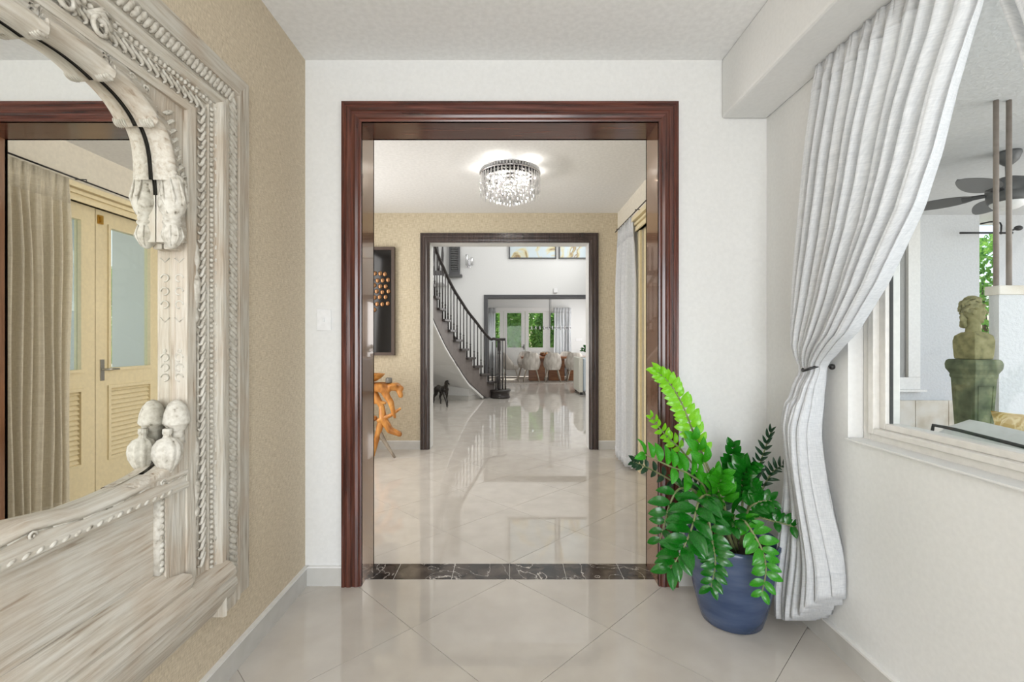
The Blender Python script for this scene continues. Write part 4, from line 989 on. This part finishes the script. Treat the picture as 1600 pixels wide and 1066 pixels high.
# ---- ceiling fan
FX, FY = 3.87, 3.6
fan = thing('ceiling_fan', (FX, FY, 2.30), 'dark grey ceiling fan with leaf shaped blades on the patio ceiling', 'ceiling fan')
MB().lathe([(.03, 2.719), (.075, 2.718), (.078, 2.70), (.06, 2.65), (.03, 2.62), (.018, 2.61), (.016, 2.52)], (FX, FY, 0), 24).build('canopy', 'fan', fan, True)
MB().lathe([(.016, 2.53), (.05, 2.52), (.10, 2.50), (.125, 2.47), (.13, 2.44), (.128, 2.41), (.12, 2.40), (.125, 2.395), (.128, 2.35), (.115, 2.325), (.03, 2.32)], (FX, FY, 0), 32).build('motor', 'fan', fan, True)
MB().lathe([(.108, 2.328), (.105, 2.315), (.09, 2.295), (.06, 2.278), (.02, 2.27)], (FX, FY, 0), 28).build('light_bowl', 'white', fan, True)
for k in range(5):
    a = math.radians(203+72*k); R = Matrix.Rotation(a, 3, 'Z') @ Matrix.Rotation(math.radians(13), 3, 'X'); org = Vector((FX, FY, 2.405)); top_, bot = [], []
    for i in range(15):
        t = i/14; xx = .20+.53*t; wd = .088*math.sin(PI*(t*.93+.05)**.75)**.7*(1 if t < .99 else .05)
        top_.append([org+R@Vector((xx, s*wd, .004-.006*(abs(s)))) for s in (-1, -.5, 0, .5, 1)]); bot.append([org+R@Vector((xx, s*wd, -.005)) for s in (-1, -.5, 0, .5, 1)])
    MB().grid(top_).grid(bot).build('blade', 'fan', fan, True)
    MB().add([org+R@Vector(p) for p in ((.10, -.02, -.006), (.10, .02, -.006), (.26, .035, -.008), (.26, -.035, -.008), (.10, -.02, .004), (.10, .02, .004), (.26, .035, .006), (.26, -.035, .006))], [(0, 1, 2, 3), (7, 6, 5, 4), (0, 4, 5, 1), (1, 5, 6, 2), (2, 6, 7, 3), (3, 7, 4, 0)]).build('blade_iron', 'black', fan)
# ---- posts on the partition wall
for i, x in enumerate((2.968, 3.047)):
    o = MB().tube([(x, 2.83, 1.586), (x, 2.83, 2.719)], .0135, 12).build('metal_post', 'post', None, True)
    tag(o, ('taupe metal post rising from the partition wall cap, the left of the two', 'taupe metal post rising from the partition wall cap, the right of the two')[i], 'post', 'posts on the patio partition wall')
# ---- patio curtain rod with finial
rd = thing('curtain_rod', (5.5, 5.2, 2.45), 'dark iron curtain rod with oval finial hung across the patio end', 'curtain rod')
MB().tube([(5.1, 5.25, 2.475), (5.62, 5.25, 2.475)], .012, 8).build('rod', 'black', rd, True)
MB().ell((5.66, 5.25, 2.475), (.04, .022, .022)).build('finial', 'black', rd, True)
MB().ell((5.76, 5.25, 2.53), (.045, .03, .03)).tube([(5.76, 5.25, 2.53), (5.82, 5.40, 2.53)], .01).build('finial', 'black', rd, True)
MB().tube(smoothpath([(5.56, 5.25, 2.46), (5.56, 5.25, 2.58), (5.54, 5.32, 2.62), (5.50, 5.42, 2.62)], 8), .009, 6).build('bracket', 'black', rd, True)

# ---- garden beyond
def bush(name, label, c, r, n, mat, cat='shrub', seed=0, leaf=.09, trunk=True, flat=1.0, group=None):
    rnd = random.Random(seed); t = thing(name, (c[0], c[1], 0), label, cat, group); v = []; f = []
    for k in range(n):
        a = rnd.uniform(0, 2*PI); e = math.asin(rnd.uniform(-1, 1)); q = rnd.uniform(.55, 1.0)**.5*(1+.22*noise.noise(Vector((math.cos(a)*2+seed, math.sin(a)*2, e*2))))
        p = Vector((c[0]+r[0]*q*math.cos(a)*math.cos(e), c[1]+r[1]*q*math.sin(a)*math.cos(e), c[2]+r[2]*q*math.sin(e)))
        d = Vector((rnd.gauss(0, 1), rnd.gauss(0, 1), rnd.gauss(-.3, .8))).normalized(); s = d.orthogonal().normalized(); s = Matrix.Rotation(rnd.uniform(0, 6), 3, d) @ s; L = leaf*rnd.uniform(.7, 1.4)
        i = len(v); v += [p, p+d*L*.5+s*L*.22, p+d*L, p+d*L*.5-s*L*.22]; f.append((i, i+1, i+2, i+3))
    mb = MB(); mb.v = [tuple(p) for p in v]; mb.f = f; tag(mb.build('foliage', mat, t), kind='stuff')
    if trunk:
        b = MB(); b.tube([(c[0], c[1], 0), (c[0]+.05, c[1], c[2]*.5), (c[0]-.03, c[1]+.04, c[2]+r[2]*.4)], [.07, .05, .02], 8); b.build('trunk', 'trunk', t, True)
    return t
def palm(name, label, c, h, n, L, seed, mat='palm'):
    rnd = random.Random(seed); t = thing(name, (c[0], c[1], 0), label, 'palm'); b = MB()
    b.tube([(c[0], c[1], 0), (c[0]+.06, c[1], h*.5), (c[0], c[1], h)], [.09, .07, .06], 10); b.build('trunk', 'trunk', t, True)
    for k in range(n):
        a = 2*PI*k/n+rnd.uniform(-.2, .2); up = rnd.uniform(.2, 1.1); P = [Vector((c[0], c[1], h))]
        for j in range(1, 9):
            s = j/8; P.append(Vector((c[0]+L*s*math.cos(a)*(1-.2*up*s), c[1]+L*s*math.sin(a)*(1-.2*up*s), h+L*(up*s-1.1*s*s))))
        f = MB(); f.tube(P, [.014*(1-.1*j) for j in range(9)], 5)
        for j in range(64):
            s = .1+.9*(j//2)/32; i = min(int(s*8), 7); p = P[i].lerp(P[i+1], s*8-i); T = (P[i+1]-P[i]).normalized(); S = T.cross(Vector((0, 0, 1))).normalized()*(1 if j % 2 else -1)
            d = (S+T*.7+Vector((0, 0, -.35))).normalized(); l = L*.34*math.sin(PI*min(1, s*.9+.08)); w_ = T*.012
            f.add([p-w_, p+d*l*.5-w_*1.3, p+d*l, p+d*l*.5+w_*1.3, p+w_], [(0, 1, 2, 3, 4)])
        f.build('frond', mat, t)
    return t
struct('ground', MB().box(-14, 24, 16.4, 40, -.15, -.04).box(9, 24, -6, 16.4, -.15, -.04).box(3.3, 9, 5.6, 16.4, -.15, -.04).box(2.6, 3.3, 5.6, 12.25, -.15, -.04), 'patiofloor')
# behind the dining doors
for i, (x, y, z, rx, rz, mt, lb) in enumerate(((-1.52, 19.0, 1.5, .75, 1.7, 'hedge', 'leafy green shrub outside the far left dining door pane'), (.16, 19.0, 1.6, .62, 1.9, 'hedge', 'dark green shrub filling the left centre dining door pane'),
                         (1.5, 19.0, 1.3, .62, 1.35, 'hedge', 'sunlit green shrub filling the right centre dining door pane'), (3.02, 19.0, 1.7, .65, 1.9, 'leaf3', 'dark shrub outside the dining door pane beside the curtain'))):
    bush('garden_shrub', lb, (x, y, z), (rx-.05, .62, rz), 4600, mt, seed=20+i, leaf=.19)
bush('garden_tree', 'broad dark tree behind the shrubs beyond the dining doors', (1.4, 25, 2.6), (4.2, 1.4, 2.4), 8000, 'hedge', 'tree', seed=31, leaf=.34)
# beyond the patio
bush('garden_shrub', 'green hedge shrub seen between the patio column and the bust', (7.8, 7.6, 1.65), (1.2, .8, 1.3), 5000, 'hedge', seed=41, leaf=.12)
palm('garden_palm', 'yellow green palm fronds behind the bust on the patio', (6.9, 6.35, 0), 1.2, 11, .62, 5)
bush('garden_shrub', 'dark shrub beyond the patio seen in the mirror through the cream doors', (4.3, 7.7, 1.2), (.85, .7, 1.35), 2600, 'hedge', seed=43, leaf=.14)
palm('garden_palm', 'palm beyond the patio seen in the mirror through the door glass', (3.95, 6.45, 0), 1.3, 10, .6, 9)
# ================================================================ STAIR HALL
PXS = [767, 755, 744.5, 733, 723, 712.7, 703.5, 695, 686, 679, 672, 666]
YS = [10.15, 9.95, 9.75, 9.55, 9.3, 9.05, 8.75, 8.45, 8.15, 7.9, 7.62, 7.34]
ZL = [.0, .054, .213, .366, .569, .80, .984, 1.168, 1.385, 1.545, 1.72, 1.90]
O = [Vector(((p-797)*y/724, y, 0)) for p, y in zip(PXS, YS)]
ris = .183
st = thing('curved_staircase', (-.9, 9.4, 0), 'curved staircase with dark balusters rising to the left beyond the second doorway', 'staircase')
def nrm(i):
    a = O[max(i-1, 0)]; c = O[min(i+1, len(O)-1)]; d = (c-a).normalized(); return Vector((d.y, -d.x, 0)) if Vector((d.y, -d.x, 0)).x < 0 else Vector((-d.y, d.x, 0))
def mid(i):
    if i <= 0: return O[0]*1.5-O[1]*.5
    if i >= len(O): return O[-1]*1.5-O[-2]*.5
    return (O[i-1]+O[i])/2
def mn(i): return nrm(min(max(i, 0), len(O)-1))
WS = 1.05
for k in range(12):
    z = ris*(k+2); a, c = mid(k), mid(k+1); na, nc = (mn(k-1)+mn(k)).normalized(), (mn(k)+mn(min(k+1, 11))).normalized(); d = (a-c).normalized()*.03
    poly = [a-na*.06+d*1.3, c-nc*.06, c+nc*WS, a+na*WS+d]
    MB().prism([(p.x, p.y) for p in poly], z-.045, z).build('tread', 'tread', st, bevel=.008)
    rp = [a, a+na*WS, a+na*WS-d*.5, a-d*.5]
    MB().prism([(p.x, p.y) for p in rp], z-ris, z-.036).build('riser', 'trim', st)
# outer string (saw-toothed top, smooth lower edge), white edge band, soffit
so_ = MB()
for k in range(12):
    a, c = mid(k), mid(k+1); za = lerp_tab([(i, v) for i, v in enumerate(ZL)], k-.5); zc = lerp_tab([(i, v) for i, v in enumerate(ZL)], k+.5); n_ = nrm(k)*.03
    so_.prism([(a.x, a.y), (c.x, c.y), ((c+n_).x, (c+n_).y), ((a+n_).x, (a+n_).y)], [max(0, za), max(0, zc), max(0, zc), max(0, za)], ris*(k+2)-.036)
a = mid(0); so_.prism([(a.x, a.y), ((a+Vector((.2, .16, 0))).x, (a+Vector((.2, .16, 0))).y), (a.x, a.y+.25)], 0, .183)
so_.build('string', 'string', st)
eb = MB(); sb = MB(); rows_a, rows_b = [], []
for i in range(12):
    zl = max(ZL[i], 0); n_ = nrm(i); p = O[i]
    rows_a.append([(p.x-n_.x*.004, p.y-n_.y*.004, zl+.006), (p.x-n_.x*.004, p.y-n_.y*.004, zl-.045), (p.x+n_.x*.03, p.y+n_.y*.03, zl-.045)])
    rows_b.append([(p.x+n_.x*.02, p.y+n_.y*.02, zl-.03), (p.x+n_.x*.5, p.y+n_.y*.5, zl-.03), (p.x+n_.x*WS, p.y+n_.y*WS, zl-.03)])
eb.grid(rows_a[1:]).build('edge_band', 'trim', st); sb.grid(rows_b[1:]).build('soffit', 'wall', st)
ln = MB(); ln.tube([(O[i].x-nrm(i).x*.006, O[i].y-nrm(i).y*.006, max(ZL[i], 0)+.012) for i in range(1, 12)], .008, 5); ln.build('shadow_bead', 'stairdark', st)  # thin dark bead along the string's lower edge
# curtail step, newel
MB().lathe([(.21, 0), (.225, .01), (.225, .035), (.21, .05), (.21, .14), (.235, .15), (.24, .165), (.235, .183), (.05, .184)], (-.22, 10.22, 0), 36).build('curtail_step', 'stairdark', st, True)
MB().lathe([(.03, .184), (.034, .2), (.034, .34), (.026, .36), (.036, .39), (.028, .42), (.022, .5), (.026, .8), (.020, .95), (.03, .98), (.022, 1.0), (.03, 1.04), (.034, 1.06), (.034, 1.25)], (-.235, 10.18, 0), 14).build('newel_post', 'stairdark', st, True)
bm_ = MB().lathe([(.0155, 0), (.0155, .26), (.012, .28), (.019, .30), (.012, .33), (.011, .45), (.0105, 1)], (0, 0, 0), 8)
bme = bpy.data.meshes.new('baluster'); bme.from_pydata(bm_.v, [], bm_.f); bme.materials.append(MT['stairdark']); bme.polygons.foreach_set('use_smooth', [True]*len(bme.polygons))
def rail_z(s): return ris*(s+2)+.93
def baluster(x, y, z0, z1, nm='baluster'):
    o = bpy.data.objects.new(nm, bme); C.objects.link(o); o.parent = st; o.location = Vector((x, y, z0))-Vector(WO[st.name]); o.scale = (1, 1, z1-z0)
for k in range(12):
    for t in (.22, .72):
        s = k-.5+t; i = max(0, min(10, int(math.floor(s)))); p = O[i].lerp(O[i+1], s-i) if s >= 0 else O[0].lerp(O[1], s); n_ = nrm(k)*.02
        baluster(p.x+n_.x, p.y+n_.y, ris*(k+2), rail_z(s)-.01)
for x, y in ((-.31, 10.12), (-.17, 10.30), (-.10, 10.17), (-.28, 10.33)): baluster(x, y, .184, 1.26)
rp = [(-.10, 10.14, 1.285), (-.20, 10.16, 1.285), (-.29, 10.15, 1.285), (-.36, 10.16, 1.30)]+[(O[i].x+nrm(i).x*.02, O[i].y+nrm(i).y*.02, rail_z(i)) for i in range(12)]
MB().tube(smoothpath(rp, 60), .030, 10).build('handrail', 'stairdark', st, True)
# inner balustrade low on the far side
for k in range(3, 7):
    p = O[k]+nrm(k)*(WS-.05); baluster(p.x, p.y, ris*(k+2), ris*(k+2)+.9)
MB().tube([tuple(O[k]+nrm(k)*(WS-.05)+Vector((0, 0, ris*(k+2)+.9))) for k in range(0, 12)], .028, 8).build('handrail', 'stairdark', st, True)
# spandrel wall under the stair with its own baseboard
struct('wall_stair_spandrel', MB().prism([(-.56, 10.17), (-.87, 9.73), (-2.4, 10.42), (-2.4, 10.52), (-.86, 9.86), (-.62, 10.22)], 0, [.02, .25, .60, .60, .25, .02]), 'wall')
struct('baseboard_stair', MB().prism([(-.545, 10.16), (-.868, 9.705), (-2.4, 10.40), (-2.4, 10.43), (-.87, 9.73), (-.56, 10.17)], 0, .09), 'basetile')

# ---- running dog statues
def dog(loc, rot, label):
    t = thing('dog_statue', loc, label, 'sculpture'); L = Vector(loc); R = Matrix.Rotation(rot, 3, 'Z')
    def P(x, y, z): return L+R@Vector((x, y, z))
    b = MB()
    cap(b, P(-.17, 0, .32), P(.0, 0, .31), .062, .055, 12); cap(b, P(0, 0, .31), P(.13, 0, .315), .055, .082, 12); b.ell(P(.12, 0, .295), (.08, .06, .09), 12, 8, R)
    cap(b, P(.17, 0, .36), P(.235, 0, .45), .048, .034, 12); b.ell(P(.255, 0, .47), (.042, .034, .036), 12, 8, R); cap(b, P(.275, 0, .462), P(.345, 0, .43), .024, .014, 10)
    for s in (1, -1): cap(b, P(.24, s*.03, .485), P(.215, s*.042, .44), .012, .008, 8)
    fl = ((.13, .042, [(.15, .25), (.13, .15), (.17, .09), (.16, .01)]), (.13, -.042, [(.17, .25), (.23, .17), (.29, .10), (.33, .012)]))
    for x, s, q in fl:
        pts = [(x, .29)]+q; rr = [.036, .026, .018, .014, .014]
        for (a, c, r0, r1) in zip(pts, pts[1:], rr, rr[1:]): cap(b, P(a[0], s, a[1]), P(c[0], s, c[1]), r0, r1, 8)
        cap(b, P(q[-1][0], s, .014), P(q[-1][0]+.03, s, .012), .014, .011, 8)
    for s, q in ((.045, [(-.13, .22), (-.20, .14), (-.16, .07), (-.17, .012)]), (-.045, [(-.20, .20), (-.30, .13), (-.29, .06), (-.33, .012)])):
        pts = [(-.17, .30)]+q; rr = [.052, .038, .022, .015, .014]
        for (a, c, r0, r1) in zip(pts, pts[1:], rr, rr[1:]): cap(b, P(a[0], s, a[1]), P(c[0], s, c[1]), r0, r1, 8)
        cap(b, P(q[-1][0], s, .014), P(q[-1][0]+.03, s, .012), .014, .011, 8)
    for (a, c, r0, r1) in (((-.21, .34), (-.29, .30), .018, .013), ((-.29, .30), (-.36, .33), .013, .009)): cap(b, P(a[0], 0, a[1]), P(c[0], 0, c[1]), r0, r1, 8)
    blob(b, 'body', 'bronze', t, .008, 3)
    return t
dog((-1.33, 9.05, 0), math.radians(-58), 'dark bronze dog statue striding on the floor below the staircase')
dog((-1.80, 9.62, 0), math.radians(-50), 'dark bronze dog statue mostly hidden behind the second doorway casing')

# ---- wall things on the stair hall's back wall
sc = thing('wall_sconce', (-1.09, 12.25, 3.15), 'chrome and crystal wall sconce on the stair hall wall', 'wall lamp')
MB().box(-1.13, -1.05, 12.22, 12.2495, 3.18, 3.42).build('back_plate', 'chrome', sc, bevel=.006)
MB().tube(smoothpath([(-1.09, 12.22, 3.26), (-1.05, 12.14, 3.22), (-1.0, 12.12, 3.28)], 8), .01, 6).build('arm', 'chrome', sc, True)
for x, l in ((-1.13, .30), (-1.0, .22)): MB().lathe([(.015, 0), (.035, .02), (.035, l-.02), (.03, l)], (x, 12.13, 3.22), 10).build('glass_shade', 'crystal', sc, True)
for i, (xa, xb, mt, lb) in enumerate(((-.03, 1.22, 'art1', 'pale blue and gold abstract painting high on the stair hall wall, left of two'), (1.29, 2.40, 'art2', 'pale blue and grey abstract painting high on the stair hall wall, right of two'))):
    t = thing('painting', ((xa+xb)/2, 12.25, 3.42), lb, 'painting', 'abstract paintings on the stair hall wall'); f = MB()
    for q in ((xa, xa+.03, 3.42, 4.7), (xb-.03, xb, 3.42, 4.7), (xa+.03, xb-.03, 3.42, 3.45), (xa+.03, xb-.03, 4.67, 4.7)): f.box(q[0], q[1], 12.20, 12.2495, q[2], q[3])
    f.build('frame', 'grey_casing', t); MB().box(xa+.03, xb-.03, 12.22, 12.2495, 3.45, 4.67).build('canvas', mt, t)
dt = MB().box(1.15, 1.25, 12.20, 12.2495, 2.52, 2.64).build('motion_sensor', 'white', None, bevel=.01); tag(dt, 'small white wall sensor above the dining room opening', 'sensor')
sh = thing('window_shutter', (-1.42, 12.2, 2.95), 'dark grey louvred shutter high on the wall beside the stair', 'shutter')
f = MB()
for q in ((-1.60, -1.55, 3.0, 4.4), (-1.37, -1.32, 3.0, 4.4), (-1.55, -1.37, 3.0, 3.06), (-1.55, -1.37, 4.34, 4.4)): f.box(q[0], q[1], 12.15, 12.2495, q[2], q[3])
f.build('shutter_frame', 'grey_casing', sh)
z = 3.07
while z < 4.3: MB().box(-1.55, -1.37, 12.17, 12.23, z, z+.035).build('slat', 'fan', sh); z += .06
MB().box(-1.64, -1.26, 12.08, 12.2495, 2.93, 2.99).build('shutter_sill', 'fan', sh)
up = thing('landing_railing', (-1.75, 11.6, 2.9), 'dark upper landing balusters beside the shutter at the top of the stair', 'railing')
for x in (-2.05, -1.93, -1.81, -1.69): MB().lathe([(.03, 3.0), (.035, 3.1), (.02, 3.15), (.035, 3.4), (.02, 3.6), (.03, 3.9)], (x, 11.6, 0), 8).build('baluster', 'stairdark', up, True)
MB().box(-3.1, -1.66, 11.5, 11.7, 2.88, 3.0).build('bottom_rail', 'stairdark', up); MB().box(-3.1, -1.66, 11.55, 11.65, 3.9, 3.96).build('top_rail', 'stairdark', up)
struct('floor_landing', MB().box(-3.1, -1.67, 11.5, 12.249, 2.7, 2.88), 'wall')
# pale sofa end and plant at the right
sf2 = thing('pale_sofa', (2.05, 10.9, 0), 'pale blue and cream sofa end just inside the second doorway at the right', 'sofa')
MB().box(1.60, 1.70, 10.78, 11.7, .05, .86).build('arm_panel', 'creamfab', sf2, bevel=.02)
MB().box(1.702, 2.40, 10.80, 11.05, .07, .84).build('sofa_back', 'paleblue', sf2, bevel=.04)
MB().box(1.702, 2.40, 11.05, 11.7, .07, .45).build('seat', 'paleblue', sf2, bevel=.04)
for x, y in ((1.66, 10.82), (2.34, 10.85), (1.66, 11.65), (2.34, 11.65)): MB().box(x-.03, x+.03, y-.03, y+.03, 0, .07).build('leg', 'black', sf2)
ff = thing('console_shelf', (2.15, 12.0, 0), 'low pale side table behind the pale sofa', 'side table')
MB().box(1.85, 2.5, 11.82, 12.15, .80, .84).build('table_top', 'trim', ff)
for x in (1.9, 2.45):
    for y in (11.86, 12.11): MB().box(x-.02, x+.02, y-.02, y+.02, 0, .80).build('leg', 'trim', ff)
sm = thing('small_potted_plant', (2.02, 11.95, .841), 'small leafy plant standing behind the pale sofa', 'plant')
MB().lathe([(.05, .841), (.065, .845), (.075, .93), (.07, .93), (.03, .92)], (2.02, 11.95, 0), 16).build('pot', 'white', sm, True)
rnd = random.Random(8); v = MB()
for k in range(90):
    a = rnd.uniform(0, 6.28); e = rnd.uniform(.1, 1.4); r = rnd.uniform(.08, .17); p = Vector((2.02+r*math.cos(a)*math.cos(e), 11.95+r*math.sin(a)*math.cos(e), .95+r*math.sin(e)))
    d = (p-Vector((2.02, 11.95, .93))).normalized(); s = d.orthogonal().normalized(); v.add([p, p+d*.04+s*.022, p+d*.08, p+d*.04-s*.022], [(0, 1, 2, 3)])
tag(v.build('foliage', 'leaf2', sm), kind='stuff')

# ================================================================ DINING ROOM
dtb = thing('dining_table', (1.28, 14.85, 0), 'brown wooden dining table between the pale upholstered chairs', 'table')
MB().box(.35, 2.65, 14.4, 15.3, .70, .76).build('tabletop', 'tablewood', dtb, bevel=.008)
for x in (.60, 1.22, 1.84): MB().box(x, x+.50, 14.6, 15.1, .0, .70).build('base_block', 'tablewood', dtb, bevel=.01)
cp = thing('dining_centrepiece', (1.08, 14.8, .76), 'reddish bowl of fruit in the middle of the dining table', 'bowl')
MB().lathe([(.05, .76), (.12, .79), (.16, .83), (.15, .83), (.1, .80), (.03, .78)], (1.08, 14.8, 0), 20).build('bowl', 'tablewood', cp, True)
b = MB()
for k in range(9): b.ell((1.08+.09*math.cos(k*.8), 14.8+.09*math.sin(k*.8), .84+.01*(k % 3)), .035)
tag(b.build('fruit', 'discbronze', cp, True), kind='stuff')
def chair(label):
    t = thing('dining_chair', (0, 0, 0), label, 'chair', 'pale dining chairs round the wooden table')
    outer, inner = [], []
    for i in range(25):
        a = -112+224*i/24; r = math.radians(a-90); e = abs(a)/112
        ht = .90-.02*e-.34*max(0, (e-.30)/.70)**1.3; fl = 1+.06*(1-e)
        oc, ic = [], []
        for j in range(9):
            v = j/8; z = .38+(ht-.38)*v; k = (.80+.20*math.sin(min(1, v*1.25)*PI/2))*(1-.10*max(0, v-.7)/.3); d = .018*math.sin(v*PI*.95)
            oc.append((.285*k*math.cos(r), .265*k*math.sin(r)*fl, z)); ic.append(((.285-.03)*k*math.cos(r), (.265-.03)*k*math.sin(r)*fl, z))
        outer.append(oc+ic[::-1])
    g = MB().grid(outer); m_ = len(outer[0]); g.f += [tuple(range(m_)), tuple(range(24*m_, 25*m_))[::-1]]
    for i in range(24): g.f.append((i*m_, i*m_+m_-1, (i+1)*m_+m_-1, (i+1)*m_))
    g.build('backrest', 'velvet', t, True)
    MB().lathe([(.05, .36), (.20, .365), (.235, .39), (.245, .43), (.235, .47), (.19, .49), (.03, .495)], (0, .01, 0), 24).build('seat', 'velvet', t, True)
    for sx in (-1, 1):
        for sy in (-1, 1): MB().tube([(sx*.15, sy*.15, .37), (sx*.20, sy*.20, .18), (sx*.245, sy*.235, 0)], [.020, .016, .010], 8).build('leg', 'chairleg', t, True)
    return t
c0 = chair('pale taupe dining chair, left of the three with backs to the camera'); c0.location = (.65, 14.2, 0)
copy_tree(c0, (1.30, 14.2, 0), 0, 'pale taupe dining chair, middle of the three with backs to the camera')
copy_tree(c0, (1.97, 14.2, 0), 0, 'pale taupe dining chair, right of the three with backs to the camera')
copy_tree(c0, (.52, 15.5, 0), PI, 'pale taupe dining chair on the far side of the table, left of three')
copy_tree(c0, (1.20, 15.5, 0), PI, 'pale taupe dining chair on the far side of the table, middle of three')
copy_tree(c0, (1.90, 15.5, 0), PI, 'pale taupe dining chair on the far side of the table, right of three')
copy_tree(c0, (.02, 14.45, 0), -PI/2, 'pale taupe dining chair at the table head behind the newel post')
lp = thing('linear_pendant_lamp', (1.27, 14.7, 1.64), 'thin dark bar pendant lamp with small glass lights over the dining table', 'pendant lamp')
MB().box(.62, 1.93, 14.69, 14.71, 1.655, 1.675).build('bar', 'black', lp)
for x in (1.245, 1.295): MB().tube([(x, 14.7, 1.67), (x, 14.7, 2.745)], .008, 6).build('hanging_rod', 'black', lp, True)
MB().box(1.15, 1.39, 14.64, 14.76, 2.725, 2.749).build('ceiling_canopy', 'black', lp)
for k in range(10): MB().lathe([(.012, -.06), (.022, -.05), (.022, .06), (.012, .07)], (.68+k*.132, 14.7, 1.665), 8).build('glass_light', 'crystal', lp, True)
hang('dining_curtain', 'white curtain at the left end of the dining room doors', 'x', -.80, -.50, 16.06, .02, 2.40, 4, .05, 'linen', 'dining room curtains', 5)
hang('dining_curtain', 'wide white curtain at the right end of the dining room doors', 'x', 1.52, 2.12, 16.06, .02, 2.40, 6, .05, 'linen', 'dining room curtains', 6)
ps = MB().box(2.30, 2.52, 16.19, 16.1995, 1.24, 1.33).build('switch_plate', 'white', None, bevel=.003); tag(ps, 'white double switch plate on the dining wall right of the curtain', 'switch')
